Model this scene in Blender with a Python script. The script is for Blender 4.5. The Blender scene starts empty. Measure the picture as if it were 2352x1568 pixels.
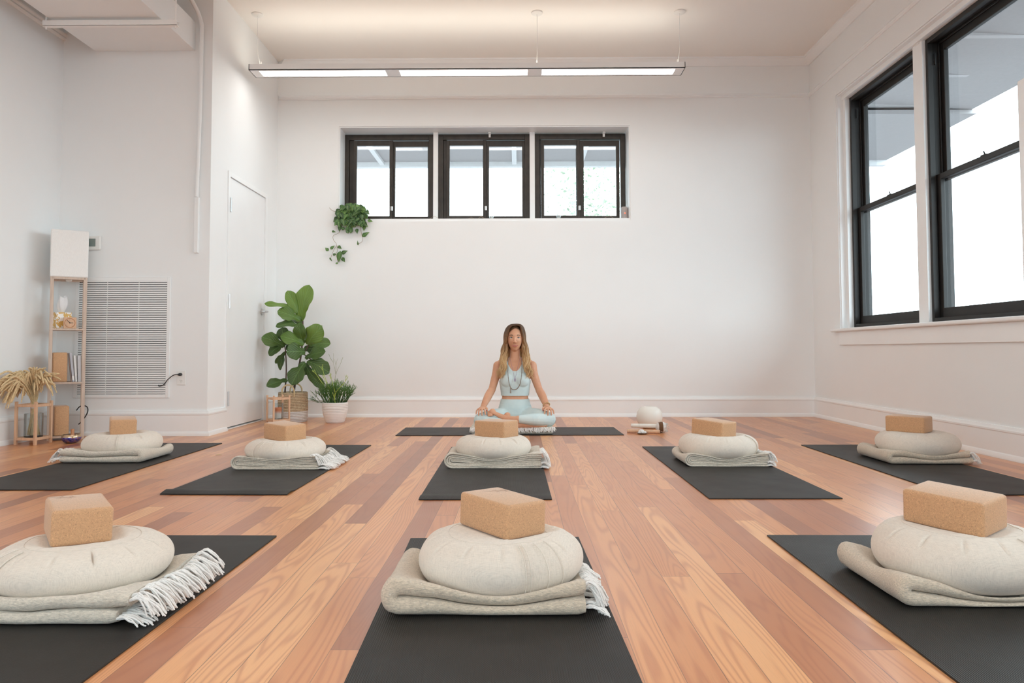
EXPOSURE = 0.33
SKY = 6.5
DOWN, UP, LENS = 8, 1.9, 5
RWIN = [(5.825, 7.010), (4.53, 5.69), (3.21, 4.39), (1.90, 3.08), (.59, 1.77)]  # last three are unseen, added to bring in more side daylight
ADDED_LEFTWIN = [(-2.9, -1.7), (-1.3, -.1)]  # unseen left wall windows, added so the right wall gets more light
ADDED_REARWIN = [(-3.3, -2.1), (-1.7, -.5), (-.1, 1.1), (1.5, 2.7)]  # unseen windows behind the camera, added to raise the daylight
import bpy, bmesh, math, random
from mathutils import Vector, Matrix, noise as mnoise
PI = math.pi
D = bpy.data
C = bpy.context.scene.collection
sc = bpy.context.scene

# ------------------------------------------------------------------ camera
CAM_H = 0.6837
F_PX, PITCH, ROLL, YAW, CY = 1701.7, .0427, -.002, -.0086, 732.7
fw = Vector((math.sin(YAW)*math.cos(PITCH), math.cos(YAW)*math.cos(PITCH), math.sin(PITCH)))
r0 = Vector((math.cos(YAW), -math.sin(YAW), 0)); u0 = r0.cross(fw)
rt = r0*math.cos(ROLL) + u0*math.sin(ROLL); up = u0*math.cos(ROLL) - r0*math.sin(ROLL)
cam_d = D.cameras.new('camera'); cam = D.objects.new('camera', cam_d); C.objects.link(cam)
m = Matrix((rt, up, -fw)).transposed().to_4x4(); m.translation = (0, 0, CAM_H)
cam.matrix_world = m
cam_d.sensor_width = 36; cam_d.lens = F_PX/2352*36; cam_d.shift_y = -(784-CY)/2352
cam_d.clip_start = .05; cam_d.clip_end = 300
sc.camera = cam

# ------------------------------------------------------------------ world, exposure
sc.view_settings.view_transform = 'Standard'; sc.view_settings.look = 'None'
sc.view_settings.gamma = 1; sc.view_settings.use_curve_mapping = False
sc.view_settings.exposure = EXPOSURE
w = D.worlds.new('sky'); sc.world = w; w.use_nodes = True
bg = w.node_tree.nodes['Background']
bg.inputs[0].default_value = (.76, .93, 1.0, 1); bg.inputs[1].default_value = SKY
sc.cycles.max_bounces = 14; sc.cycles.diffuse_bounces = 8; sc.cycles.transparent_max_bounces = 12
sc.cycles.sample_clamp_indirect = 6; sc.cycles.caustics_reflective = False; sc.cycles.caustics_refractive = False
sc.cycles.use_denoising = True

XL, XR, XA, YP, YB, ZC = -2.537, 3.065, -3.783, 6.039, 7.709, 3.745
YR = -3.2   # wall behind the camera

def portal(name, loc, rot, sx, sy):
    l = D.lights.new(name, 'AREA'); l.shape = 'RECTANGLE'; l.size = sx; l.size_y = sy
    l.cycles.is_portal = True
    o = D.objects.new(name, l); C.objects.link(o); o.location = loc; o.rotation_euler = rot
    return o
# sky light enters by the windows (portals only guide sampling, they give no light of their own)
for i, (y0, y1) in enumerate(RWIN):
    portal('window_portal', (XR+.36, (y0+y1)/2, 2.0), (0, PI/2, 0), 2.3, y1-y0)
portal('window_portal', (-.35, YB+.42, 2.55), (-PI/2, 0, 0), 3.1, 1.0)
for y0, y1 in ADDED_LEFTWIN:
    portal('window_portal', (XA-.2, (y0+y1)/2, 2.0), (0, -PI/2, 0), 2.3, y1-y0)
for x0, x1 in ADDED_REARWIN:
    portal('window_portal', ((x0+x1)/2, YR-.36, 2.0), (PI/2, 0, 0), x1-x0, 2.3)

# ------------------------------------------------------------------ tagging
def tag(o, label=None, cat=None, group=None, kind=None):
    if label: o['label'] = label
    if cat: o['category'] = cat
    if group: o['group'] = group
    if kind: o['kind'] = kind
    return o
def empty(name, loc=(0,0,0), rz=0, label=None, cat=None, group=None):
    o = D.objects.new(name, None); C.objects.link(o); o.location = loc; o.rotation_euler = (0, 0, rz)
    o.empty_display_size = .05
    return tag(o, label, cat, group)

# ------------------------------------------------------------------ node helper
class NT:
    def __init__(s, name):
        s.m = D.materials.new(name); s.m.use_nodes = True; s.t = s.m.node_tree; s.n = s.t.nodes
        s.b = s.n['Principled BSDF']; s.tc = s.n.new('ShaderNodeTexCoord')
    def link(s, a, b): s.t.links.new(a, b)
    def setin(s, node, i, v):
        if isinstance(v, bpy.types.NodeSocket): s.link(v, node.inputs[i])
        elif v is not None: node.inputs[i].default_value = v
    def math(s, op, a, b=None, c=None, clamp=False):
        n = s.n.new('ShaderNodeMath'); n.operation = op; n.use_clamp = clamp
        s.setin(n, 0, a); s.setin(n, 1, b); s.setin(n, 2, c); return n.outputs[0]
    def xyz(s, v):
        n = s.n.new('ShaderNodeSeparateXYZ'); s.link(v, n.inputs[0]); return n.outputs
    def comb(s, x, y, z):
        n = s.n.new('ShaderNodeCombineXYZ'); s.setin(n, 0, x); s.setin(n, 1, y); s.setin(n, 2, z); return n.outputs[0]
    def noise(s, vec, scale, detail=2, rough=.5, dist=0, out=0):
        n = s.n.new('ShaderNodeTexNoise'); s.setin(n, 'Vector', vec); s.setin(n, 'Scale', scale)
        s.setin(n, 'Detail', detail); s.setin(n, 'Roughness', rough); s.setin(n, 'Distortion', dist); return n.outputs[out]
    def voro(s, vec, scale, out=0, feat='F1'):
        n = s.n.new('ShaderNodeTexVoronoi'); n.feature = feat; s.setin(n, 'Vector', vec); s.setin(n, 'Scale', scale); return n.outputs[out]
    def white(s, vec, out=0):
        n = s.n.new('ShaderNodeTexWhiteNoise'); n.noise_dimensions = '3D'; s.link(vec, n.inputs[0]); return n.outputs[out]
    def ramp(s, f, stops, interp='LINEAR'):
        n = s.n.new('ShaderNodeValToRGB'); n.color_ramp.interpolation = interp
        e = n.color_ramp.elements
        while len(e) < len(stops): e.new(.5)
        for i, (p, c) in enumerate(stops):
            e[i].position = p; e[i].color = (*c, 1) if len(c) == 3 else c
        s.link(f, n.inputs[0]); return n.outputs[0]
    def mix(s, f, a, b, mode='MIX'):
        n = s.n.new('ShaderNodeMix'); n.data_type = 'RGBA'; n.blend_type = mode
        s.setin(n, 0, f)
        for i, v in ((6, a), (7, b)):
            if isinstance(v, tuple) and len(v) == 3: v = (*v, 1)
            s.setin(n, i, v)
        return n.outputs[2]
    def bump(s, h, strength=.3, dist=.002):
        n = s.n.new('ShaderNodeBump'); s.setin(n, 'Height', h); n.inputs['Strength'].default_value = strength
        n.inputs['Distance'].default_value = dist; s.link(n.outputs[0], s.b.inputs['Normal']); return n
    def map(s, vec, sc_=(1,1,1), loc=(0,0,0), rot=(0,0,0)):
        n = s.n.new('ShaderNodeMapping'); s.link(vec, n.inputs[0]); n.inputs[1].default_value = loc
        n.inputs[2].default_value = rot; n.inputs[3].default_value = sc_; return n.outputs[0]
    @property
    def obj(s): return s.tc.outputs['Object']
    def base(s, c, rough=.5, metal=0, **kw):
        if isinstance(c, tuple): c = (*c, 1)
        s.setin(s.b, 'Base Color', c); s.setin(s.b, 'Roughness', rough); s.setin(s.b, 'Metallic', metal)
        for k, v in kw.items(): s.setin(s.b, k.replace('_', ' '), v)
        return s

def plain(name, col, rough=.5, metal=0, var=.06, scale=30, **kw):
    t = NT(name); n = t.noise(t.obj, scale, 3)
    lo = tuple(max(0, c*(1-var)) for c in col); hi = tuple(min(1, c*(1+var)) for c in col)
    t.base(t.ramp(n, [(.3, lo), (.7, hi)]), rough, metal, **kw); return t.m

def wall_mat(name, col):
    t = NT(name); n = t.noise(t.obj, 2.5, 4); n2 = t.noise(t.obj, 180, 2)
    t.base(t.ramp(n, [(.3, tuple(c*.985 for c in col)), (.7, col)]), .62, Specular_IOR_Level=.3)
    t.bump(n2, .12, .0015); return t.m
M = {}
M['wall'] = wall_mat('wall_paint', (.852, .868, .872))
M['ceil'] = wall_mat('ceiling_paint', (.87, .845, .81))
M['trim'] = plain('trim_paint', (.86, .875, .88), .35, var=.01, scale=5)
M['door'] = plain('door_paint', (.85, .865, .875), .4, var=.01, scale=4)
M['black'] = plain('black_sash_paint', (.013, .011, .0095), .55, var=.2, scale=12)
M['bronze'] = plain('dark_bronze_frame', (.033, .025, .019), .38, .2, var=.25, scale=14)
M['steel'] = plain('brushed_steel', (.6, .6, .6), .3, 1.0, var=.05)
M['white_metal'] = plain('white_painted_metal', (.88, .88, .87), .4, var=.01)
M['white_plastic'] = plain('white_plastic', (.82, .82, .80), .35, var=.01)
M['dark'] = plain('dark_void', (.02, .02, .022), .8)
M['rubber'] = plain('black_cable', (.015, .015, .016), .45)
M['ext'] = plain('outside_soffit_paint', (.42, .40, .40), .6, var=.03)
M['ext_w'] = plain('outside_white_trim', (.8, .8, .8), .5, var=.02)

def floor_mat():
    t = NT('heart_pine_planks'); x, y, z = t.xyz(t.obj)
    W, L = .0865, 2.3
    u = t.math('DIVIDE', x, W); iu = t.math('FLOOR', u); fu = t.math('SUBTRACT', u, iu)
    ro = t.white(t.comb(iu, 3.7, 0))
    v = t.math('DIVIDE', t.math('MULTIPLY_ADD', ro, 9.3, y), L); iv = t.math('FLOOR', v); fv = t.math('SUBTRACT', v, iv)
    rnd = t.white(t.comb(iu, iv, 1.3)); rnd2 = t.white(t.comb(iu, iv, 7.9))
    # growth rings: elongated, sometimes cathedral shaped
    shx = t.math('MULTIPLY_ADD', rnd, 11.0, t.math('MULTIPLY', x, 9.0))
    shy = t.math('MULTIPLY_ADD', rnd2, 23.0, t.math('MULTIPLY', y, .75))
    fld = t.noise(t.comb(shx, shy, t.math('MULTIPLY', rnd, 40.0)), 1.0, 1.6, .45)
    rings = t.math('SINE', t.math('MULTIPLY_ADD', fld, t.math('MULTIPLY_ADD', rnd2, 90.0, 60.0), t.math('MULTIPLY', x, 190.0)))
    rings = t.math('MULTIPLY_ADD', rings, .5, .5); rings = t.math('POWER', rings, 2.6)
    fine = t.noise(t.comb(t.math('MULTIPLY', x, 420.0), t.math('MULTIPLY', y, 9.0), rnd), 1.0, 3, .6)
    tone = t.ramp(rnd, [(0, (.33, .112, .046)), (.12, (.44, .155, .060)), (.32, (.60, .235, .088)), (.62, (.68, .295, .115)), (.86, (.78, .37, .15)), (1, (.86, .47, .21))])
    dark = t.mix(1.0, tone, (.66, .47, .42), 'MULTIPLY')
    col = t.mix(t.math('MULTIPLY', rings, t.math('MULTIPLY_ADD', rnd, .45, .22)), tone, dark)
    col = t.mix(t.math('MULTIPLY', t.math('SUBTRACT', fine, .5), .7, clamp=True), col, (.30, .13, .06))
    big = t.noise(t.obj, 1.1, 2)
    col = t.mix(t.math('MULTIPLY', t.math('SUBTRACT', big, .45, clamp=True), .5), col, t.mix(1.0, col, (.82, .80, .86), 'MULTIPLY'))
    # seams and nail holes
    e = t.math('MINIMUM', fu, t.math('SUBTRACT', 1.0, fu)); seam = t.math('LESS_THAN', e, .012)
    e2 = t.math('MINIMUM', fv, t.math('SUBTRACT', 1.0, fv)); seam2 = t.math('LESS_THAN', e2, .00055)
    sm = t.math('MAXIMUM', seam, seam2)
    seamstr = t.math('MULTIPLY', sm, t.math('MULTIPLY_ADD', t.white(t.comb(iu, 5.1, 2.2)), .55, .35))
    col = t.mix(seamstr, col, (.09, .04, .025))
    vd = t.voro(t.comb(x, y, 0), 2.6); hole = t.math('LESS_THAN', vd, .011)
    col = t.mix(t.math('MULTIPLY', hole, .85), col, (.035, .025, .025))
    rg = t.math('MULTIPLY_ADD', t.noise(t.obj, 6, 3), .10, .27)
    t.base(col, rg, Specular_IOR_Level=.5)
    t.b.inputs['Coat Weight'].default_value = .42; t.b.inputs['Coat Roughness'].default_value = .30
    h = t.math('SUBTRACT', t.math('MULTIPLY', fine, .15), t.math('ADD', sm, t.math('MULTIPLY', rings, .06)))
    t.bump(h, .35, .0012); return t.m
M['floor'] = floor_mat()

def light_wood(name, c, sx=1.0):
    t = NT(name); n = t.noise(t.map(t.obj, (40, 40, 4*sx)), 1.6, 4, .6, .4)
    t.base(t.ramp(n, [(.25, tuple(v*.8 for v in c)), (.55, c), (.8, tuple(min(1, v*1.1) for v in c))]), .55)
    t.bump(n, .08, .001); return t.m
M['wood'] = light_wood('washed_oak', (.60, .475, .39))
M['wood2'] = light_wood('pine_lantern_wood', (.66, .42, .27))
M['wood3'] = light_wood('mallet_wood', (.50, .22, .10))

def cork_mat(name, c, scale=1.0):
    t = NT(name); v = t.voro(t.obj, 260*scale, 1); g = t.xyz(v)[0]
    n = t.noise(t.obj, 420*scale, 3, .7); n2 = t.noise(t.obj, 60*scale, 2)
    col = t.ramp(g, [(0, tuple(a*.70 for a in c)), (.12, tuple(a*.93 for a in c)), (.5, c), (.9, tuple(min(1, a*1.07) for a in c)), (1, tuple(min(1, a*1.25) for a in c))])
    col = t.mix(t.math('MULTIPLY', t.math('SUBTRACT', n, .55, clamp=True), 1.2), col, tuple(a*.5 for a in c))
    t.base(col, .62, Specular_IOR_Level=.35); t.b.inputs['Sheen Weight'].default_value = .25
    t.bump(t.math('ADD', n, t.math('MULTIPLY', n2, .5)), .25, .001); return t.m
M['cork'] = cork_mat('cork', (.57, .33, .175), 1.7)
M['cork_stamp'] = cork_mat('cork_stamp', (.46, .24, .115))

def linen_mat(name, c, ang=0):
    t = NT(name); g = t.obj
    a = t.noise(t.map(g, (900, 60, 60)), 1, 2); b = t.noise(t.map(g, (60, 60, 900)), 1, 2); d = t.noise(t.map(g, (60, 900, 60)), 1, 2)
    s = t.math('ADD', t.math('ADD', a, b), d); s = t.math('MULTIPLY', s, .333)
    slub = t.math('SUBTRACT', t.noise(t.map(g, (14, 14, 500)), 1, 2), .62, clamp=True)
    slub2 = t.math('SUBTRACT', t.noise(t.map(g, (260, 260, 10)), 1, 2), .62, clamp=True)
    sl = t.math('ADD', slub, slub2)
    col = t.ramp(s, [(.36, tuple(v*.86 for v in c)), (.5, c), (.62, tuple(min(1, v*1.08) for v in c))])
    col = t.mix(t.math('MULTIPLY', sl, 1.6, clamp=True), col, tuple(min(1, v*1.22) for v in c))
    big = t.noise(g, 6, 2); col = t.mix(t.math('MULTIPLY', t.math('SUBTRACT', big, .4, clamp=True), .3), col, tuple(v*.93 for v in c))
    t.base(col, .85, Specular_IOR_Level=.15); t.b.inputs['Sheen Weight'].default_value = .2
    t.bump(t.math('ADD', s, sl), .35, .0012); return t.m
M['linen'] = linen_mat('linen_cushion', (.72, .655, .575))
M['linen2'] = linen_mat('linen_placket', (.68, .615, .535))
M['shade'] = linen_mat('lamp_shade_linen', (.80, .78, .76))

def blanket_mat(name, c):
    t = NT(name); g = t.obj
    w1 = t.noise(t.map(g, (90, 330, 330)), 1, 3, .65); f = t.noise(g, 260, 3, .7); sp = t.voro(g, 75)
    col = t.ramp(w1, [(.3, tuple(v*.72 for v in c)), (.5, c), (.72, tuple(min(1, v*1.28) for v in c))])
    spk = t.math('LESS_THAN', sp, .13)
    col = t.mix(t.math('MULTIPLY', spk, .5), col, (.80, .77, .70))
    spd = t.math('LESS_THAN', t.voro(t.map(g, (1, 1, 1), (3, 5, 7)), 60), .09)
    col = t.mix(t.math('MULTIPLY', spd, .45), col, tuple(v*.45 for v in c))
    t.base(col, .95, Specular_IOR_Level=.1); t.b.inputs['Sheen Weight'].default_value = .35; t.b.inputs['Sheen Roughness'].default_value = .6
    t.bump(t.math('ADD', w1, f), .8, .003); return t.m
M['blanket'] = blanket_mat('oatmeal_wool', (.63, .535, .42))
M['blanket2'] = blanket_mat('grey_wool', (.67, .605, .51))
M['fringe'] = plain('white_cotton_fringe', (.80, .79, .77), .9, var=.08, scale=200)

def mat_mat(name, axis):
    t = NT(name); g = t.obj; x, y, z = t.xyz(g)
    f = 1150.0
    r = t.math('MULTIPLY', t.math('SINE', t.math('MULTIPLY', x, f)), t.math('MULTIPLY_ADD', t.math('SINE', t.math('MULTIPLY', y, 620.0)), .35, .75)) if axis else t.noise(g, 500, 2)
    n = t.noise(g, 6, 3); n2 = t.noise(g, 900, 1)
    t.base(t.ramp(n2, [(.3, (.010, .009, .008)), (.7, (.019, .017, .0155))]), t.math('MULTIPLY_ADD', n, .12, .44), Specular_IOR_Level=.36)
    t.bump(t.math('ADD', r, t.math('MULTIPLY', n2, .4)), .42, .0012); return t.m
M['mat'] = mat_mat('black_ribbed_rubber', True)
M['mat2'] = mat_mat('charcoal_smooth_rubber', False)

# ------------------------------------------------------------------ mesh helper
class MB:
    def __init__(s): s.v = []; s.f = []; s.mi = []
    def add(s, vs, fs, mi=0):
        o = len(s.v); s.v += [tuple(v) for v in vs]; s.f += [tuple(i+o for i in f) for f in fs]; s.mi += [mi]*len(fs); return s
    def box(s, x0, y0, z0, x1, y1, z1, mi=0):
        v = [(x0,y0,z0),(x1,y0,z0),(x1,y1,z0),(x0,y1,z0),(x0,y0,z1),(x1,y0,z1),(x1,y1,z1),(x0,y1,z1)]
        return s.add(v, [(3,2,1,0),(4,5,6,7),(0,1,5,4),(1,2,6,5),(2,3,7,6),(3,0,4,7)], mi)
    def lathe(s, prof, n=32, cx=0, cy=0, mi=0, close=True):
        vs = []; fs = []
        for r, z in prof:
            for k in range(n):
                a = 2*PI*k/n; vs.append((cx+r*math.cos(a), cy+r*math.sin(a), z))
        for i in range(len(prof)-1):
            for k in range(n):
                k2 = (k+1) % n; fs.append((i*n+k, i*n+k2, (i+1)*n+k2, (i+1)*n+k))
        if close:
            fs.append(tuple(range(n-1, -1, -1))); fs.append(tuple((len(prof)-1)*n+k for k in range(n)))
        return s.add(vs, fs, mi)
    def tube(s, pts, rad, n=8, mi=0, flat=1.0, upv=None):
        """tapered tube along pts; rad: number, list of numbers or list of (ra, rb)"""
        P = [Vector(p) for p in pts]; N = len(P)
        if not isinstance(rad, (list, tuple)): rad = [rad]*N
        vs = []; fs = []; prev = None
        for i, p in enumerate(P):
            t = (P[min(i+1, N-1)]-P[max(i-1, 0)]); t = t.normalized() if t.length > 1e-9 else Vector((0,0,1))
            if prev is None:
                a = Vector(upv) if upv else (Vector((0,0,1)) if abs(t.z) < .9 else Vector((1,0,0)))
                nrm = (a - t*a.dot(t)).normalized()
            else:
                nrm = prev - t*prev.dot(t)
                nrm = nrm.normalized() if nrm.length > 1e-6 else prev
            prev = nrm; b = t.cross(nrm)
            ra, rb = rad[i] if isinstance(rad[i], (list, tuple)) else (rad[i], rad[i]*flat)
            for k in range(n):
                an = 2*PI*k/n; vs.append(p + nrm*(math.cos(an)*ra) + b*(math.sin(an)*rb))
        for i in range(N-1):
            for k in range(n):
                k2 = (k+1) % n; fs.append((i*n+k, i*n+k2, (i+1)*n+k2, (i+1)*n+k))
        fs.append(tuple(range(n-1, -1, -1))); fs.append(tuple((N-1)*n+k for k in range(n)))
        return s.add(vs, fs, mi)
    def ell(s, c, r, n=16, m_=10, mi=0, rot=None):
        vs = [Vector((0,0,-r[2]))]; fs = []
        for i in range(1, m_):
            a = -PI/2+PI*i/m_
            for k in range(n):
                b = 2*PI*k/n; vs.append(Vector((r[0]*math.cos(a)*math.cos(b), r[1]*math.cos(a)*math.sin(b), r[2]*math.sin(a))))
        vs.append(Vector((0,0,r[2]))); L = len(vs)-1
        for k in range(n):
            k2 = (k+1) % n; fs.append((0, 1+k2, 1+k)); fs.append((L, L-n+k, L-n+k2))
        for i in range(m_-2):
            for k in range(n):
                k2 = (k+1) % n; fs.append((1+i*n+k, 1+i*n+k2, 1+(i+1)*n+k2, 1+(i+1)*n+k))
        if rot: vs = [rot @ v for v in vs]
        return s.add([v+Vector(c) for v in vs], fs, mi)
    def build(s, name, mats, parent=None, smooth=True, bevel=0, seg=2, angle=35, sub=0):
        me = D.meshes.new(name); me.from_pydata(s.v, [], s.f)
        if not isinstance(mats, (list, tuple)): mats = [mats]
        for m_ in mats: me.materials.append(m_)
        if len(mats) > 1: me.polygons.foreach_set('material_index', s.mi)
        me.update()
        o = D.objects.new(name, me); C.objects.link(o)
        if smooth:
            me.polygons.foreach_set('use_smooth', [True]*len(me.polygons))
            try: me.set_sharp_from_angle(angle=math.radians(angle))
            except Exception: pass
        if bevel:
            b = o.modifiers.new('bevel', 'BEVEL'); b.width = bevel; b.segments = seg; b.limit_method = 'ANGLE'; b.angle_limit = math.radians(40)
            b.harden_normals = True
        if sub:
            b = o.modifiers.new('sub', 'SUBSURF'); b.levels = b.render_levels = sub
        if parent: o.parent = parent
        return o
def bx(name, mat, parent, *a, bevel=.002, **kw): return MB().box(*a).build(name, mat, parent, bevel=bevel, **kw)
def copy_tree(o, parent=None):
    c = o.copy(); C.objects.link(c)
    if parent: c.parent = parent
    for ch in o.children: copy_tree(ch, c)
    return c
def spline(pts, n=8):
    """Catmull-Rom through pts"""
    P = [Vector(p) for p in pts]; out = []
    for i in range(len(P)-1):
        a = P[max(i-1, 0)]; b = P[i]; c = P[i+1]; d = P[min(i+2, len(P)-1)]
        for k in range(n):
            t = k/n
            out.append(.5*((2*b)+(c-a)*t+(2*a-5*b+4*c-d)*t*t+(3*b-a-3*c+d)*t**3))
    out.append(P[-1]); return out
# ------------------------------------------------------------------ room shell
def struct(o): o['kind'] = 'structure'; return o
def wall_with_holes(name, axis, pos, thick, a0, a1, z0, z1, holes, mat):
    """wall slab normal to axis; holes = [(a0,a1,z0,z1)] cut out by building the slab around them"""
    mb = MB()
    xs = sorted({a0, a1, *[h[0] for h in holes], *[h[1] for h in holes]}); zs = sorted({z0, z1, *[h[2] for h in holes], *[h[3] for h in holes]})
    for i in range(len(xs)-1):
        for j in range(len(zs)-1):
            ca, cz = (xs[i]+xs[i+1])/2, (zs[j]+zs[j+1])/2
            if any(h[0] < ca < h[1] and h[2] < cz < h[3] for h in holes): continue
            if axis == 'x': mb.box(pos, xs[i], zs[j], pos+thick, xs[i+1], zs[j+1])
            else: mb.box(xs[i], pos, zs[j], xs[i+1], pos+thick, zs[j+1])
    return struct(mb.build(name, mat, smooth=False))
Z0W, Z1W = .885, 3.137
struct(bx('floor', M['floor'], None, XA-.2, YR-.2, -.1, XR+.25, YB+.05, 0, bevel=0))
struct(bx('ceiling', M['ceil'], None, XA-.2, YR-.2, ZC, XR+.25, YB+.25, ZC+.15, bevel=0))
OPX0, OPX1, OPZ0, OPZ1 = -1.888, 1.178, 2.043, 3.052
wall_with_holes('wall_back', 'y', YB, .30, XL-.15, XR+.2, 0, ZC, [(OPX0, OPX1, OPZ0, OPZ1)], M['wall'])
RW0, RW1 = RWIN[-1][0]-.06, 7.075
wall_with_holes('wall_right', 'x', XR, .30, YR, YB+.3, 0, ZC, [(RW0, RW1, Z0W, Z1W)], M['wall'])
wall_with_holes('wall_rear', 'y', YR-.30, .30, XA-.15, XR+.2, 0, ZC, [(a, b, Z0W, Z1W) for a, b in ADDED_REARWIN], M['wall'])
wall_with_holes('wall_left', 'x', XA-.15, .15, YR, YP, 0, ZC, [(a, b, Z0W, Z1W) for a, b in ADDED_LEFTWIN], M['wall'])
# alcove wall and the wall with the door share one solid corner block
mb = MB(); mb.box(XA-.15, YP, 0, XL, YP+.39, ZC)
struct(mb.build('wall_alcove', M['wall'], smooth=False))
DY0, DY1, DZ = 6.43, 7.36, 2.228
wall_with_holes('wall_door_side', 'x', XL-.15, .15, YP+.39, YB, 0, ZC, [(DY0, DY1, -.01, DZ)], M['wall'])

# profiles extruded along walls
def extrude_profile(name, prof, path, mat=M['trim'], parent=None):
    """prof: [(d, z)] d = distance out of the wall; path: list of (x, y, nx, ny) with mitred normals"""
    mb = MB(); n = len(prof); vs = []; fs = []
    for x, y, nx, ny in path:
        for d, z in prof: vs.append((x+nx*d, y+ny*d, z))
    for i in range(len(path)-1):
        for k in range(n):
            k2 = (k+1) % n; fs.append((i*n+k, i*n+k2, (i+1)*n+k2, (i+1)*n+k))
    fs.append(tuple(range(n))); fs.append(tuple((len(path)-1)*n+k for k in range(n-1, -1, -1)))
    mb.add(vs, fs); o = mb.build(name, mat, parent, angle=25)
    bm = bmesh.new(); bm.from_mesh(o.data); bmesh.ops.recalc_face_normals(bm, faces=bm.faces); bm.to_mesh(o.data); bm.free()
    return o
BASE = [(-.005, 0), (.034, 0), (.034, .012), (.026, .030), (.019, .036), (.019, .165), (.023, .171), (.023, .182), (.017, .190), (.012, .204), (-.005, .204)]
struct(extrude_profile('baseboard_back', BASE, [(XL, YB, 1, -1), (XR, YB, -1, -1)]))
struct(extrude_profile('baseboard_right', BASE, [(XR, YB, -1, -1), (XR, YR, -1, 0)]))
struct(extrude_profile('baseboard_alcove', BASE, [(XA, YP, 1, -1), (XL, YP, 1, -1), (XL, DY0-.035, 1, 0)]))
struct(extrude_profile('baseboard_left', BASE, [(XA, YR, 1, 0), (XA, YP, 1, -1)]))
struct(extrude_profile('baseboard_door_side', BASE, [(XL, DY1+.05, 1, 0), (XL, YB, 1, -1)]))
PIC = [(-.004, 3.337), (.012, 3.337), (.020, 3.345), (.014, 3.352), (.022, 3.362), (.016, 3.372), (.010, 3.384), (-.004, 3.386)]
CRN = [(-.004, 3.672), (.018, 3.672), (.024, 3.685), (.040, 3.700), (.062, 3.716), (.070, 3.728), (.085, 3.732), (.088, ZC+.004), (-.004, ZC+.004)]
struct(extrude_profile('trim_1', PIC, [(XL, YB, 1, -1), (XR, YB, -1, -1)]))
struct(extrude_profile('trim_2', PIC, [(XR, YB, -1, -1), (XR, YR, -1, 0)]))
struct(extrude_profile('trim_3', CRN, [(XL, YB, 1, -1), (XR, YB, -1, -1)]))
struct(extrude_profile('trim_4', CRN, [(XR, YB, -1, -1), (XR, YR, -1, 0)]))
struct(extrude_profile('trim_5', [(-.004, 3.27), (.012, 3.27), (.022, 3.285), (.016, 3.30), (.028, 3.315), (.030, 3.325), (-.004, 3.33)], [(XA, YR, 1, 0), (XA, YP, 1, 0)]))

# ---- back window: opening with three sliding units
def frame_rect(mb, axis, p0, p1, a0, a1, z0, z1, w, wt=None, wb=None):
    """rectangular frame ring; depth from p0 to p1 along axis, bar widths w / top wt / bottom wb"""
    wt = w if wt is None else wt; wb = w if wb is None else wb
    for (aa, ab, za, zb) in ((a0, a0+w, z0, z1), (a1-w, a1, z0, z1), (a0+w, a1-w, z1-wt, z1), (a0+w, a1-w, z0, z0+wb)):
        if axis == 'y': mb.box(aa, p0, za, ab, p1, zb)
        else: mb.box(p0, aa, za, p1, ab, zb)
def glass_mat():
    t = NT('window_glass'); n = t.n
    g = n.new('ShaderNodeBsdfGlossy'); g.inputs['Roughness'].default_value = .02; g.inputs['Color'].default_value = (.9, .95, 1, 1)
    tr = n.new('ShaderNodeBsdfTransparent'); tr.inputs[0].default_value = (.97, .97, .97, 1)
    lw = n.new('ShaderNodeLayerWeight'); lw.inputs[0].default_value = .5
    mx = n.new('ShaderNodeMixShader'); t.link(t.math('MULTIPLY_ADD', t.math('POWER', lw.outputs[1], 4.0), .35, .03), mx.inputs[0]); t.link(tr.outputs[0], mx.inputs[1]); t.link(g.outputs[0], mx.inputs[2])
    t.link(mx.outputs[0], n['Material Output'].inputs[0]); return t.m
M['glass'] = glass_mat()
YF = YB+.225
lining = MB(); th = .012
lining.box(OPX0, YB+.012, OPZ1-th, OPX1, YF+.06, OPZ1); lining.box(OPX0, YB+.012, OPZ0, OPX1, YF+.06, OPZ0+.028)
lining.box(OPX0, YB+.012, OPZ0+.028, OPX0+th, YF+.06, OPZ1-th); lining.box(OPX1-th, YB+.012, OPZ0+.028, OPX1, YF+.06, OPZ1-th)
lining.box(-.914, YF-.03, OPZ0+.028, -.863, YF+.06, OPZ1-th); lining.box(.126, YF-.03, OPZ0+.028, .181, YF+.06, OPZ1-th)
struct(lining.build('trim_6', M['trim'], smooth=False))
units = [(-1.885, -.914, -1.748, -1.388, -1.335, -.976), (-.863, .126, -.74, -.372, -.315, .051), (.181, 1.160, .283, .638, .713, 1.07)]
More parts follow.
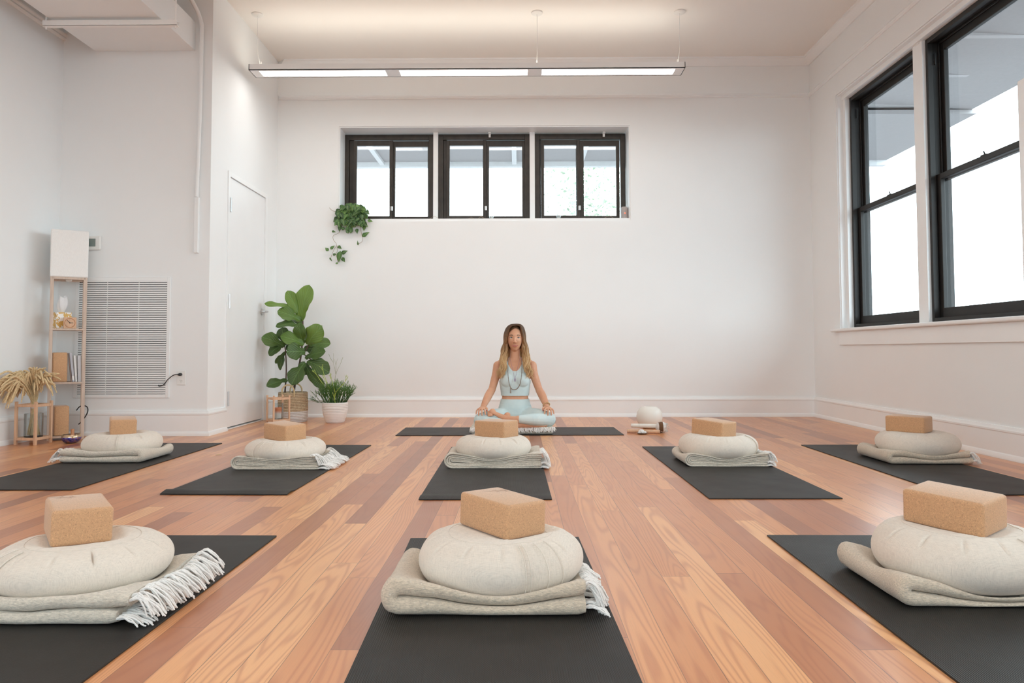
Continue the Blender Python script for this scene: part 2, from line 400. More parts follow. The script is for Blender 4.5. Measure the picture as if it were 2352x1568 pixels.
for i, (a0, a1, p0, p1, q0, q1) in enumerate(units):
    root = empty(f'window_{i+1}', ((a0+a1)/2, YF, OPZ0+.03)); root['kind'] = 'structure'
    root['label'] = 'sliding window with dark bronze frame in the back wall'
    def loc(o, root=root):
        o.location = -Vector(root.location); o.parent = root; return o
    z0, z1 = 2.07, 3.03
    mb = MB(); frame_rect(mb, 'y', YF, YF+.07, a0, a1, z0, z1, .052, .06, .035)
    mb.box(a0+.052, YF+.03, z0+.03, p0-.035, YF+.06, z1-.05)
    loc(mb.build('window_frame', M['bronze'], bevel=.003))
    mb = MB(); frame_rect(mb, 'y', YF+.006, YF+.03, p0-.035, p1+.030, z0+.035, z1-.065, .035, .055, .036)
    mb.box(p1-.001, YF+.004, z0+.04, p1+.012, YF+.028, z1-.07)
    loc(mb.build('sash', M['bronze'], bevel=.002))
    mb = MB(); frame_rect(mb, 'y', YF+.036, YF+.06, p1-.01, q1+.03, z0+.035, z1-.065, .036, .06, .035)
    mb.v = [(x if x > p1 or True else x, y, z) for x, y, z in mb.v]
    mb.box(p1+.02, YF+.034, z0+.04, q0, YF+.058, z1-.07)
    loc(mb.build('sash', M['bronze'], bevel=.002))
    loc(bx('pane', M['glass'], None, p0-.01, YF+.017, z0+.06, p1+.01, YF+.019, z1-.11, bevel=0))
    loc(bx('pane', M['glass'], None, q0-.01, YF+.047, z0+.06, q1+.01, YF+.049, z1-.11, bevel=0))
    loc(bx('latch', M['steel'], None, p1+.012, YF-.012, z0+.125, p1+.036, YF+.006, z0+.175, bevel=.004))
# ---- right wall double hung windows
XF = XR+.10
def dh_window(i, y0, y1, root_name, z0=.897, z1=3.09, axis='x', base=XF, sgn=1):
    """double hung window, lower sash nearer the room"""
    root = empty(root_name, (base, (y0+y1)/2, z0) if axis == 'x' else ((y0+y1)/2, base, z0)); root['kind'] = 'structure'
    def loc(o): o.location = -Vector(root.location); o.parent = root; return o
    def fr(mb, d0, d1, a0, a1, za, zb, w, wt=None, wb=None):
        p, q = base+sgn*d0, base+sgn*d1
        frame_rect(mb, axis, min(p, q), max(p, q), a0, a1, za, zb, w, wt, wb)
    mb = MB(); fr(mb, 0, .045, y0, y1, z0, z1, .030, .04, .03); fr(mb, .04, .17, y0-.0, y1+.0, z0, z1, .018, .03, .02)
    fr(mb, .085, .098, y0+.015, y1-.015, z0+.02, z1-.03, .018, .02, .01)
    loc(mb.build('window_frame', M['black'], bevel=.004))
    zm = 2.0
    mb = MB(); fr(mb, .05, .085, y0+.018, y1-.018, z0+.02, zm+.028, .055, .045, .085)
    loc(mb.build('sash', M['black'], bevel=.005))
    mb = MB(); fr(mb, .10, .135, y0+.018, y1-.018, zm-.02, z1-.03, .055, .075, .045)
    loc(mb.build('sash', M['black'], bevel=.005))
    def pane(d, za, zb):
        p, q = base+sgn*d, base+sgn*(d+.003)
        mb = MB()
        if axis == 'x': mb.box(min(p, q), y0+.065, za, max(p, q), y1-.065, zb)
        else: mb.box(y0+.065, min(p, q), za, y1-.065, max(p, q), zb)
        loc(mb.build('pane', M['glass'], smooth=False))
    pane(.066, z0+.10, zm-.012); pane(.117, zm+.02, z1-.10)
    ym = (y0+y1)/2; mb = MB()
    if axis == 'x':
        mb.box(base+.056, ym-.03, zm+.028, base+.08, ym+.03, zm+.036); mb.tube([(base+.066, ym-.01, zm+.034), (base+.066, ym+.006, zm+.06)], .005)
        loc(mb.build('latch', M['black'], bevel=.001))
        mb = MB(); mb.box(base+.046, y1-.048, z1-.21, base+.052, y1-.03, z1-.12); loc(mb.build('balance_shoe', M['rubber'], bevel=.002))
    return root
n_w = 4
for i, (y0, y1) in enumerate(RWIN):
    dh_window(i, y0, y1, f'window_{n_w}')['label'] = 'tall black double hung window in the right wall'; n_w += 1
for i, (x0, x1) in enumerate(ADDED_REARWIN):
    dh_window(i, x0+.03, x1-.03, f'window_{n_w}', axis='y', base=YR-.10, sgn=-1)['label'] = 'tall black double hung window added unseen behind the camera for daylight'; n_w += 1
for i, (x0, x1) in enumerate(ADDED_LEFTWIN):
    dh_window(i, x0+.03, x1-.03, f'window_{n_w}', base=XA-.03, sgn=-1)['label'] = 'tall black double hung window added unseen in the left wall for daylight'; n_w += 1
mb = MB()   # white linings, mullions
mb.box(XR+.012, RW0, Z1W-.012, XF+.17, RW1, Z1W); mb.box(XR+.012, RW1-.012, Z0W, XF+.17, RW1, Z1W-.012); mb.box(XR+.012, RW0, Z0W, XF+.17, RW0+.012, Z1W-.012)
mb.box(XR+.05, RW0, 3.085, XF+.02, RW1-.012, Z1W-.012); mb.box(XR+.06, 7.012, Z0W, XF+.02, RW1-.012, 3.09)
for a, b in zip(RWIN[:-1], RWIN[1:]):
    mb.box(XR+.075, b[1], Z0W, XF+.17, a[0], Z1W-.01)
struct(mb.build('trim_7', M['trim'], smooth=False))
mb = MB(); c = .09   # slim casing post nearer the camera
a, b = RWIN[1], RWIN[2]
mb.box(XR-.004, b[1]+.02, Z0W+.02, XR+.09, a[0]-.02, 2.33)
struct(mb.build('trim_8', M['trim'], bevel=.012, seg=4))
mb = MB(); mb.box(XR-.055, RW0-.1, .858, XF+.02, RW1+.12, .889)
struct(mb.build('trim_9', M['trim'], bevel=.012, seg=4))
mb = MB(); mb.box(XR-.018, RW0-.06, .732, XR+.001, 7.068, .858)
struct(mb.build('trim_10', M['trim'], bevel=.003))
# ---- door
root = empty('door_1', (XL-.045, DY0, 0)); root['kind'] = 'structure'; root['label'] = 'white flush door in the left wall'
def dl(o, root=root): o.location = -Vector(root.location); o.parent = root; return o
dl(bx('door_leaf', M['door'], None, XL-.045, DY0+.010, .022, XL-.002, DY1-.010, DZ-.011, bevel=.002))
for hz in (1.971, 1.121, .272):
    mb = MB(); mb.box(XL-.008, DY0+.006, hz-.06, XL+.006, DY0+.045, hz+.06); mb.tube([(XL+.014, DY0+.010, hz-.062), (XL+.014, DY0+.010, hz+.062)], .009, 10)
    dl(mb.build('hinge', M['steel'], bevel=.001))
hd = dl(MB().tube([(XL-.006, DY1-.065, 1.074), (XL+.012, DY1-.065, 1.074)], .033, 24).build('handle_rose', M['steel'], bevel=.003))
MB().tube(spline([(XL+.01, DY1-.065, 1.074), (XL+.05, DY1-.066, 1.074), (XL+.062, DY1-.085, 1.074), (XL+.062, DY1-.18, 1.074)], 5), .0095, 10).build('lever', M['steel'], hd)
dl(MB().box(XL-.05, DY0, .002, XL+.006, DY1, .009).build('threshold', M['white_metal']))
mb = MB()
for a, b, c_, d in ((DY0-.035, DY0+.008, 0, DZ-.008), (DY1-.008, DY1+.045, 0, DZ-.008), (DY0-.035, DY1+.045, DZ-.008, DZ+.035)): mb.box(XL-.14, a, c_, XL+.010, b, d)
struct(mb.build('trim_11', M['trim'], smooth=False))
struct(bx('door_gap_dark', M['dark'], None, XL-.15, DY0, 0, XL-.14, DY1, DZ, bevel=0))  # black sheet behind the leaf, paints the darkness of the door gaps
# ---- outside: porch eaves, ground, trees
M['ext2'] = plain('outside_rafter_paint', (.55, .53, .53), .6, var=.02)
def eave(name, mbs, mat): return tag(mbs.build(name, mat, smooth=False), kind='structure')
mb = MB()
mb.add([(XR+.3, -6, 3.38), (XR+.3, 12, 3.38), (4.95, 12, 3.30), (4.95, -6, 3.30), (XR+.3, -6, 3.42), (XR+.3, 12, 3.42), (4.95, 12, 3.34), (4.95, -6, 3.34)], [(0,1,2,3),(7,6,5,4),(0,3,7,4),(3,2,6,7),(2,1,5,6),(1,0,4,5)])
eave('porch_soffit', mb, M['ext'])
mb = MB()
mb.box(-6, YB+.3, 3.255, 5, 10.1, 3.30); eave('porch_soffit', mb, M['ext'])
mb = MB(); mb.box(-6, 9.98, 3.190, 5, 10.08, 3.255); eave('porch_beam', mb, M['ext_w'])
for x in (-2.75, -1.85, -.95, -.05, .85, 1.75):
    mb = MB(); mb.box(x-.03, YB+.3, 3.215, x+.03, 9.98, 3.255); eave('porch_rafter', mb, M['ext_w'])
for y in (8.9, 8.0, 7.1, 6.2, 5.3, 4.4, 3.5):
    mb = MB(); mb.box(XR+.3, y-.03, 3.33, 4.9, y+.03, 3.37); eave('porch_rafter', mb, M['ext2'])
eave('ground_outside', MB().box(-40, -40, -.9, 60, 60, -.8), plain('outside_ground', (.17, .16, .165), .9))
def leaf_mat(name, a, b):
    t = NT(name); n = t.noise(t.obj, 3, 3); t.base(t.ramp(n, [(.35, a), (.65, b)]), .6); return t.m
M['tree'] = leaf_mat('tree_leaves', (.30, .38, .28), (.56, .63, .50))
M['bark'] = plain('bark', (.20, .14, .09), .9, var=.3)
def tree(x, y, h, r, seed, label):
    rng = random.Random(seed)
    t = empty('tree', (x, y, -.8), 0, label, 'tree', 'trees outside the windows')
    mb = MB(); mb.tube([(0,0,0), (.1,.05,h*.35), (0,.1,h*.7)], [.18,.14,.06], 8)
    for k in range(6):
        a = k*1.1; mb.tube([(.05,.05,h*.35+k*.2), (r*.6*math.cos(a), r*.6*math.sin(a), h*.6+k*.15)], [.07,.02], 6)
    mb.build('trunk', M['bark'], t)
    mb = MB()
    blobs = [(rng.uniform(-r, r)*.7, rng.uniform(-r, r)*.7, h*.62+rng.uniform(-.3, .38)*h, r*rng.uniform(.28, .5)) for _ in range(16)]
    for bx_, by, bz, br in blobs:
        for _ in range(420):
            v = Vector((rng.gauss(0,1), rng.gauss(0,1), rng.gauss(0,1))).normalized()*br*rng.uniform(.75, 1.05)
            p = v+Vector((bx_, by, bz)); s_ = rng.uniform(.035, .075)
            a = Vector((rng.gauss(0,1), rng.gauss(0,1), rng.gauss(0,1))).normalized()*s_; b = a.cross(v).normalized()*s_*.6
            mb.add([p-a, p+b, p+a, p-b], [(0,1,2,3)])
    mb.build('foliage', M['tree'], t, smooth=False)
tree(3.3, 19.5, 6.4, 2.6, 1, 'leafy green tree seen faintly through the right back window')
tree(.6, 22.5, 4.3, 1.7, 2, 'low pale tree seen faintly through the middle back window')
tree(14.5, 16.5, 3.3, 2.2, 3, 'bushy tree seen low through the large right window')
# ------------------------------------------------------------------ yoga mats
def make_mat(label, x, y, rz, L=1.847, W=.612, mat='mat', curl=0, group=None):
    mb = MB(); nx, ny = 12, 60; t = .0055; vs = []; fs = []
    for s_ in (0, 1):
        for j in range(ny+1):
            yy = -L/2+L*j/ny; d = yy+L/2
            z = curl*math.exp(-((d-.055)/.035)**2)*1.0
            for i in range(nx+1):
                xx = -W/2+W*i/nx
                if curl: z2 = z*(.75+.25*math.sin(i*.9+1))
                else: z2 = 0
                vs.append((xx, yy, z2+(t if s_ else .0003)))
    n1 = (nx+1)*(ny+1)
    for j in range(ny):
        for i in range(nx):
            a = j*(nx+1)+i; fs.append((a, a+nx+1, a+nx+2, a+1)); a += n1; fs.append((a, a+1, a+nx+2, a+nx+1))
    for j in range(ny):
        a = j*(nx+1); fs.append((a, a+n1, a+n1+nx+1, a+nx+1)); a += nx; fs.append((a, a+nx+1, a+n1+nx+1, a+n1))
    for i in range(nx):
        a = i; fs.append((a, a+1, a+1+n1, a+n1)); a = ny*(nx+1)+i; fs.append((a, a+n1, a+n1+1, a+1))
    mb.add(vs, fs); o = mb.build('yoga_mat', M[mat], angle=50, bevel=.0012)
    o.location = (x, y, 0); o.rotation_euler = (0, 0, rz)
    return tag(o, label, 'yoga mat', group or 'black yoga mats laid out on the floor')
make_mat('black yoga mat in the front centre, under the front middle stack', -.061, 1.806, .029)
make_mat('black yoga mat at the front left edge of the photo', -1.205, 1.836, -.006, mat='mat2')
make_mat('dark yoga mat at the front right edge of the photo', 1.208, 1.84, -.012)
make_mat('black yoga mat in the middle of the second row, directly before the seated woman', -.162, 4.351, .009, curl=.006)
make_mat('black yoga mat with curled near end, second row left of centre', -1.39, 4.47, -.018, mat='mat2', curl=.013)
make_mat('smooth black yoga mat, second row right of centre', 1.182, 4.371, 0, mat='mat2')
make_mat('black yoga mat at far left, nearest the shelf lamp', -2.506, 4.59, .0, mat='mat2')
make_mat('black yoga mat at far right, along the wall under the windows', 2.337, 4.457, .0, mat='mat2')
make_mat('black yoga mat laid crosswise under the seated woman', -.075, 6.318, 1.585-PI, mat='mat2')

# ------------------------------------------------------------------ cork blocks
BL, BW, BH = .229, .152, .100
def block_mesh(name='cork_block', stamp=True):
    r = .011; bm = bmesh.new(); bmesh.ops.create_cube(bm, size=1, matrix=Matrix.Diagonal((BL, BW, BH, 1)))
    bmesh.ops.bevel(bm, geom=list(bm.edges), offset=r, segments=4, affect='EDGES', profile=.5)
    bmesh.ops.translate(bm, verts=bm.verts, vec=(0, 0, BH/2))
    me = D.meshes.new(name); bm.to_mesh(me); bm.free(); me.materials.append(M['cork'])
    me.polygons.foreach_set('use_smooth', [True]*len(me.polygons)); me.set_sharp_from_angle(angle=math.radians(60))
    return me
BM = block_mesh()
def stamp_mesh():
    """small pressed lizard-like mark: body, tail, legs"""
    mb = MB(); body = spline([(-.040, .004, 0), (-.026, -.003, 0), (-.012, .003, 0), (.0, -.001, 0), (.014, .004, 0), (.024, 0, 0)], 4)
    n = len(body)
    def strip(pts, w0, w1):
        vs = []; fs = []; N = len(pts)
        for i, p in enumerate(pts):
            t = (pts[min(i+1, N-1)]-pts[max(i-1, 0)]).normalized(); q = Vector((-t.y, t.x, 0)); w_ = w0+(w1-w0)*i/(N-1)
            if w0 < w1 and i == N-1: w_ = .001
            vs += [p+q*w_, p-q*w_]
        for i in range(N-1): fs.append((2*i, 2*i+1, 2*i+3, 2*i+2))
        mb.add(vs, fs)
    strip(body, .0008, .0055)
    for x, s_ in ((-.012, 1), (-.010, -1), (.010, 1), (.012, -1)):
        strip([Vector((x, 0, 0)), Vector((x+.006, s_*.010, 0)), Vector((x-.002, s_*.016, 0))], .0022, .0012)
    me = D.meshes.new('stamp'); me.from_pydata(mb.v, [], mb.f); me.materials.append(M['cork_stamp']); return me
SM = stamp_mesh()
def block(label, x, y, z, th, tx=0, ty=0, stamp=None, group=None):
    o = D.objects.new('cork_block', BM); C.objects.link(o)
    o.matrix_world = Matrix.Translation((x, y, z)) @ Matrix.Rotation(th, 4, 'Z') @ Matrix.Rotation(ty, 4, 'Y') @ Matrix.Rotation(tx, 4, 'X')
    tag(o, label, 'yoga block', group or 'cork yoga blocks on the cushions')
    if stamp is not None:
        s_ = D.objects.new('stamp', SM); C.objects.link(s_); s_.parent = o
        s_.location = (stamp[0], stamp[1], BH+.0004); s_.rotation_euler = (0, 0, stamp[2]); s_.scale = (1.25, 1.25, 1)
    return o

# ------------------------------------------------------------------ cushions
def blanket_top(r_, squash):   # height of the pressed blanket under the cushion
    return squash
def cushion(label, cx, cy, R, plane, z0, b=.072, dip=.008, placket=None, seed=0, lean=0, group=None):
    """round buckwheat cushion; plane = (point, normal) of the block pressed into its top"""
    rng = random.Random(seed)
    NA, NT_ = 260, 72; c = .105
    npl = 13; offs = rng.random()*2*PI/npl
    root_loc = Vector((cx, cy, 0))
    def surf(s_, a, lift=0):
        # s_ 0..1 bottom centre -> top centre
        rr, zz, shoulder = 0, 0, 0
        if s_ < .22:
            k = s_/.22; rr = (R-c)*k; zz = z0+.004*(k**4)
        elif s_ < .72:
            k = (s_-.22)/.50; an = -PI/2+PI*k
            e = .86
            rr = R-c+(c+lift)*abs(math.cos(an))**e
            zz = z0+.004+b+(b+lift*.6)*math.sin(an)*(1 if an < 0 else 1)
            # full side: fatten
            shoulder = math.exp(-((k-.80)/.09)**2)
        else:
            k = (s_-.72)/.28; rr = (R-c)*(1-k)
            zz = z0+.004+2*b+lift*.6-dip*(1-(1-k)**2)**1.2
            shoulder = math.exp(-((k+.25)/.16)**2)*.8
        # pleats
        ph = (a+offs)*npl; d = (ph/(2*PI)-round(ph/(2*PI)))*2*PI/npl
        idx = int(round(ph/(2*PI))) % npl
        amp = (.35+.65*((idx*7919) % 11)/10)*.014
        pl = -amp*shoulder*math.exp(-(d/.013)**2) + amp*.12*shoulder*math.exp(-((abs(d)-.05)/.04)**2)
        wob = 1+.012*math.sin(3*a+seed)+.009*math.sin(5*a+2*seed)
        nz = mnoise.noise(Vector((math.cos(a)*2.2, math.sin(a)*2.2, s_*5+seed*3)))*.004
        rr2 = max(0, rr*wob + (pl+nz)*.75*min(1, rr/.08)); zz2 = zz+pl*.8+nz*.5*(1 if s_ > .3 else 0)
        if lean: zz2 += lean*(rr2*math.cos(a))*(max(0, zz2-z0)/(2*b))
        x, y = cx+rr2*math.cos(a), cy+rr2*math.sin(a)
        if s_ > .5 and plane:
            (p, M3) = plane; lc = M3 @ (Vector((x, y, zz2))-p)
            ox = max(0, abs(lc.x)-BL/2+.006); oy = max(0, abs(lc.y)-BW/2+.006); dist = math.hypot(ox, oy)
            zmax = p.z + (M3.transposed() @ Vector((lc.x, lc.y, 0))).z
            lim = zmax-.0012+dist*.20+ (dist**2)*4
            if zz2 > lim: zz2 = lim
            elif dist == 0: zz2 = max(zz2, zmax-.03)
        return Vector((x-cx, y-cy, zz2))
    mb = MB(); vs = [surf(0, 0)]; fs = []
    for i in range(1, NT_):
        for k in range(NA): vs.append(surf(i/NT_, 2*PI*k/NA))
    vs.append(surf(1, 0)); L = len(vs)-1
    for k in range(NA):
        k2 = (k+1) % NA; fs.append((0, 1+k2, 1+k)); fs.append((L, L-NA+k, L-NA+k2))
        for i in range(NT_-2): fs.append((1+i*NA+k, 1+i*NA+k2, 1+(i+1)*NA+k2, 1+(i+1)*NA+k))
    mb.add(vs, fs); o = mb.build('meditation_cushion', M['linen'], angle=180); o.location = root_loc
    tag(o, label, 'cushion', group or 'round linen meditation cushions')
    # top seam cord
    seam = MB(); pts = [surf(.700, 2*PI*k/120)+Vector((0,0,.0002)) for k in range(121)]
    seam.tube(pts, .0007, 5); seam.build('seam', M['linen2'], o)
    if placket:
        a0, a1, lines = placket
        mb = MB(); nu, nv = 14, 34; vs = []; fs = []
        for v in range(nv+1):
            s_ = .27+(.675-.27)*v/nv
            for u in range(nu+1):
                a = a0+(a1-a0)*u/nu
                vs.append(surf(s_, a, .0045 if 0 < u < nu and 0 < v < nv else .0))
        for v in range(nv):
            for u in range(nu): q = v*(nu+1)+u; fs.append((q, q+1, q+nu+2, q+nu+1))
        mb.add(vs, fs); pk = mb.build('placket', M['linen2'], o, angle=70)
        st = MB()
        for fr in lines:
            a = a0+(a1-a0)*fr
            st.tube([surf(.27+(.675-.27)*v/24, a, .0055) for v in range(25)], .0016, 5)
        st.build('placket_seam', M['linen'], pk)
    return o

# ------------------------------------------------------------------ folded blankets
def blanket(label, x0, x1, y0, y1, H, cush, layers=1, bend='L', mat='blanket', seed=0, fr=(1,1), z_c=.03, group=None, fringe=True, shift=0, soft=.5, tas=.062):
    """x0..x1 body, y0..y1 depth, H loose height; bend side L/R; cush=(cx,cy,R) presses it to z_c"""
    rng = random.Random(seed); zb = .0062
    mb = MB(); W = x1-x0; t = H/(2*layers)
    cxm, cym = (x0+x1)/2, (y0+y1)/2
    sg = 1 if bend == 'L' else -1
    def press(v):
        x, y, z = v
        if cush:
            cx, cy, R = cush; d = math.hypot(x-cx, y-cy); c = .105
            if d < R-c: zc = z_c
            elif d < R: zc = z_c+.003+.042*((d-(R-c))/c)**2
            else: zc = z_c+.045+(d-R)*.62
            # soft minimum of the loose height and the pressed height
            q = (zc-zb)/H; q = max(q, .05); f = q if q < .8 else min(1, .8+(q-.8)*.5)
            z = z*f
        return Vector((x, y, z+zb))
    ends = []
    for L in range(layers):
        tt = t*.96; r_ = H/2-t*(L+.5)            # bend radius of this layer
        zt, zl = H/2+r_, H/2-r_
        xb = x0+H*.50+L*.0 ; xe = x1-rng.uniform(0, .012)
        pts = []
        N = 26
        for i in range(N): pts.append((xe+(xb-xe)*i/N + 0, zl))
        for i in range(15):
            a = -PI/2-PI*i/14; pts.append((xb+max(r_, .002)*math.cos(a)*1.12, H/2+r_*math.sin(a)*1.0))
        for i in range(1, N+1): pts.append((xb+(xe-.0-rng.random()*.0-xb)*i/N - (0 if i < N else shift), zt))
        # cross-section: rounded slab y0..y1
        hw = (y1-y0)/2-L*.003; ny = 16; sec = []
        rr = min(tt/2, .028)*soft*2*.98 if soft else tt*.2
        rr = min(rr, tt/2*.98)
        # outline in (yy, n) going around
        for k in range(ny+1): sec.append((-hw+rr+(2*hw-2*rr)*k/ny, tt/2))
        for k in range(1, 6): a = PI/2-PI*k/6; sec.append((hw-rr+rr*math.cos(a), tt/2*math.sin(a)))
        for k in range(ny+1): sec.append((hw-rr-(2*hw-2*rr)*k/ny, -tt/2))
        for k in range(1, 6): a = -PI/2-PI*k/6; sec.append((-hw+rr+rr*math.cos(a), tt/2*math.sin(a)))
        vs = []; fs = []; m_ = len(sec); NP = len(pts)
        for i, (px, pz) in enumerate(pts):
            a_ = pts[max(i-1, 0)]; b_ = pts[min(i+1, NP-1)]; tx, tz = b_[0]-a_[0], b_[1]-a_[1]; l = math.hypot(tx, tz) or 1
            nx_, nz_ = tz/l, -tx/l
            endf = 1
            if i == 0 or i == NP-1: endf = .72
            for yy, nn in sec:
                x = px+nx_*nn*endf; z = pz+nz_*nn*endf
                y = cym+yy
                if sg < 0: x = x0+x1-x
                wv = mnoise.noise(Vector((x*9+seed, y*9, z*14+L)))*.006+mnoise.noise(Vector((x*30, y*30+seed, z*40)))*.0018
                y += mnoise.noise(Vector((x*7+seed, z*20, L*3.1+seed)))*.007*(1 if abs(yy) > hw*.6 else .3)
                z = max(0.0004, z+wv*(1 if z > .012 else .15)*min(1, tt/.02))
                vs.append(press((x, y, z)))
        for i in range(NP-1):
            for k in range(m_):
                k2 = (k+1) % m_; fs.append((i*m_+k, i*m_+k2, (i+1)*m_+k2, (i+1)*m_+k))
        fs.append(tuple(range(m_-1, -1, -1))); fs.append(tuple((NP-1)*m_+k for k in range(m_)))
        mb.add(vs, fs)
        ends += [(xe, zl, tt), (xe-shift, zt, tt)]
    o = mb.build('folded_blanket', M[mat], angle=75)
    bm = bmesh.new(); bm.from_mesh(o.data); bmesh.ops.recalc_face_normals(bm, faces=bm.faces)
    bmesh.ops.triangulate(bm, faces=[f for f in bm.faces if len(f.verts) > 4]); bm.to_mesh(o.data); bm.free()
    tag(o, label, 'blanket', group or 'folded blankets on the mats')
    if fringe:
        fb = MB(); ya, yb = y0+(y1-y0)*fr[0], y0+(y1-y0)*fr[1]
        for li, (xe, zz, tt) in enumerate(ends):
            if layers > 1 and li not in (0, 1, len(ends)//2): continue
            nT = int((yb-ya)/.0125)
            for k in range(nT):
                y = ya+(yb-ya)*(k+.5)/nT+rng.uniform(-.003, .003)
                base = Vector((xe-.004 if sg > 0 else x0+x1-xe+.004, y, zz+rng.uniform(-.2, .2)*tt)); base = press(base)
                ln = tas*rng.uniform(.75, 1.15); dy = rng.uniform(-.022, .012); up_ = rng.uniform(-.2, .25)
                for q in range(5):
                    jx, jy = rng.uniform(-.12, .12), rng.uniform(-.010, .010); kx = rng.uniform(.8, 1.1)
                    lift = .008 if zz > H/2 else .002
                    p3 = [base, base+Vector((sg*ln*.35*kx, dy*.3+jy*.3, lift*(1+up_)+rng.uniform(-.001, .004))),
                          base+Vector((sg*ln*.75*kx, dy*.8+jy*.8, -.2*base.z+rng.uniform(-.002, .006)))]
                    e = base+Vector((sg*ln*kx, dy+jy, -.55*base.z+rng.uniform(-.004, .004))); p3.append(e)
                    p3 = [Vector((p.x, p.y, max(p.z, .0095))) for p in p3]
                    sp_ = spline(p3, 3); n_ = len(sp_)
                    fb.tube([p+Vector((0, .0012*math.sin(i*1.6+q*1.3), .0012*math.cos(i*1.6+q))) for i, p in enumerate(sp_)],
                            [.0030*(1-.35*i/n_) for i in range(n_)], 5)
        fb.build('fringe', M['fringe'], o)
    return o

def stack(names, cx, cy, R, blk, bl, placket=None, seed=0, z0=.034, b=.069, dip=.006, stamp=None, lean=0):
    (lb, lc, lbl) = names
    x, y, z, th, tx, ty = blk
    R3 = (Matrix.Rotation(th, 3, 'Z') @ Matrix.Rotation(ty, 3, 'Y') @ Matrix.Rotation(tx, 3, 'X')).transposed()
    block(lb, *blk, stamp=stamp)
    cushion(lc, cx, cy, R, (Vector((x, y, z)), R3), z0, b, dip, placket, seed, lean)
    blanket(lbl, cush=(cx, cy, R), z_c=z0-.0065, seed=seed, **bl)
d2r = math.radians
stack(('cork block on the front centre cushion, stamped with a small lizard mark', 'round linen cushion in the front centre, with stitched placket facing the camera', 'thick oatmeal blanket rolled at its left end, under the front centre cushion'),
      -.055, 2.165, .236, (-.052, 2.25, .149, -.856, -.016, .038), dict(x0=-.355, x1=.172, y0=1.915, y1=2.30, H=.098, layers=1, fr=(0.02, .9)),
      placket=(d2r(-72), d2r(-42), (.0, .12, .55, 1)), seed=1, z0=.019, b=.0705, stamp=(-.06, .035, 1.2))
stack(('cork block on the front left cushion, short end facing the camera', 'round linen cushion at the front left edge of the photo', 'beige blanket with long white fringe under the front left cushion'),
      -1.225, 2.105, .232, (-1.283, 2.165, .149, 2.209, .031, -.023), dict(x0=-1.62, x1=-.985, y0=1.85, y1=2.27, H=.080, layers=1, shift=-.03, fr=(0, 1.0), tas=.085, mat='blanket2'),
      placket=(d2r(-128), d2r(-117), (.0, 1)), seed=2, z0=.030, b=.0625, stamp=(.08, .03, -2.0))
stack(('cork block on the front right cushion, tilted slightly back', 'round linen cushion at the front right edge of the photo', 'thick oatmeal blanket with open left fold, under the front right cushion'),
      1.285, 2.195, .238, (1.295, 2.24, .165, -.968, .08, .047), dict(x0=1.0, x1=1.53, y0=1.985, y1=2.38, H=.085, layers=1, fr=(0, .9)), seed=3, z0=.018, b=.076, placket=(d2r(-68), d2r(-50), (0, 1)))
stack(('small looking cork block on the far left cushion, near the shelf lamp', 'round linen cushion at far left, in front of the wall vent', 'beige blanket with its fold to the right, under the far left cushion'),
      -2.555, 4.80, .236, (-2.585, 4.84, .152, 2.099, .02, -.038), dict(x0=-2.80, x1=-2.285, y0=4.52, y1=4.93, H=.084, layers=1, bend='R', fr=(0, .5), mat='blanket2'), seed=4, z0=.024, b=.067, placket=(d2r(-72), d2r(-70), (0,)))
stack(('cork block second row left of centre, corner towards the camera', 'round linen cushion second row left, with a wide stitched placket', 'layered grey blanket with bushy white fringe, second row left'),
      -1.405, 4.50, .236, (-1.437, 4.57, .143, -.66, .04, .04), dict(x0=-1.65, x1=-1.14, y0=4.265, y1=4.66, H=.078, layers=4, mat='blanket2', soft=.3, shift=.05, fr=(0, 1), tas=.085), seed=5, z0=.029, b=.0615, placket=(d2r(-125), d2r(-92), (0, .35, 1)))
stack(('cork block straight in front of the seated woman', 'round linen cushion in front of the seated woman', 'neatly layered grey blanket in front of the seated woman'),
      -.152, 4.52, .229, (-.135, 4.555, .160, -.625, .018, -.009), dict(x0=-.428, x1=.138, y0=4.306, y1=4.66, H=.088, layers=4, mat='blanket2', soft=.3, fr=(0, .6), tas=.05), seed=6, z0=.034, b=.067)
stack(('cork block second row right, sunk at an angle into its cushion', 'linen cushion second row right, bowed in the middle under its block', 'layered grey blanket with open left loop, second row right'),
      1.222, 4.585, .236, (1.207, 4.63, .154, -.888, -.005, .064), dict(x0=.975, x1=1.462, y0=4.367, y1=4.74, H=.078, layers=4, mat='blanket2', soft=.3, fr=(0, .8), tas=.05), seed=7, z0=.028, b=.070, dip=.006, placket=(d2r(-32), d2r(-29), (0,)))
stack(('cork block at far right near the right wall', 'round linen cushion at far right, beside the right wall baseboard', 'thick beige blanket at far right with short fringe on its right side'),
      2.487, 4.68, .238, (2.462, 4.72, .170, -.832, .014, 0), dict(x0=2.19, x1=2.70, y0=4.445, y1=4.86, H=.082, layers=1, fr=(0, .8), tas=.055, shift=.02), seed=8, z0=.029, b=.072)
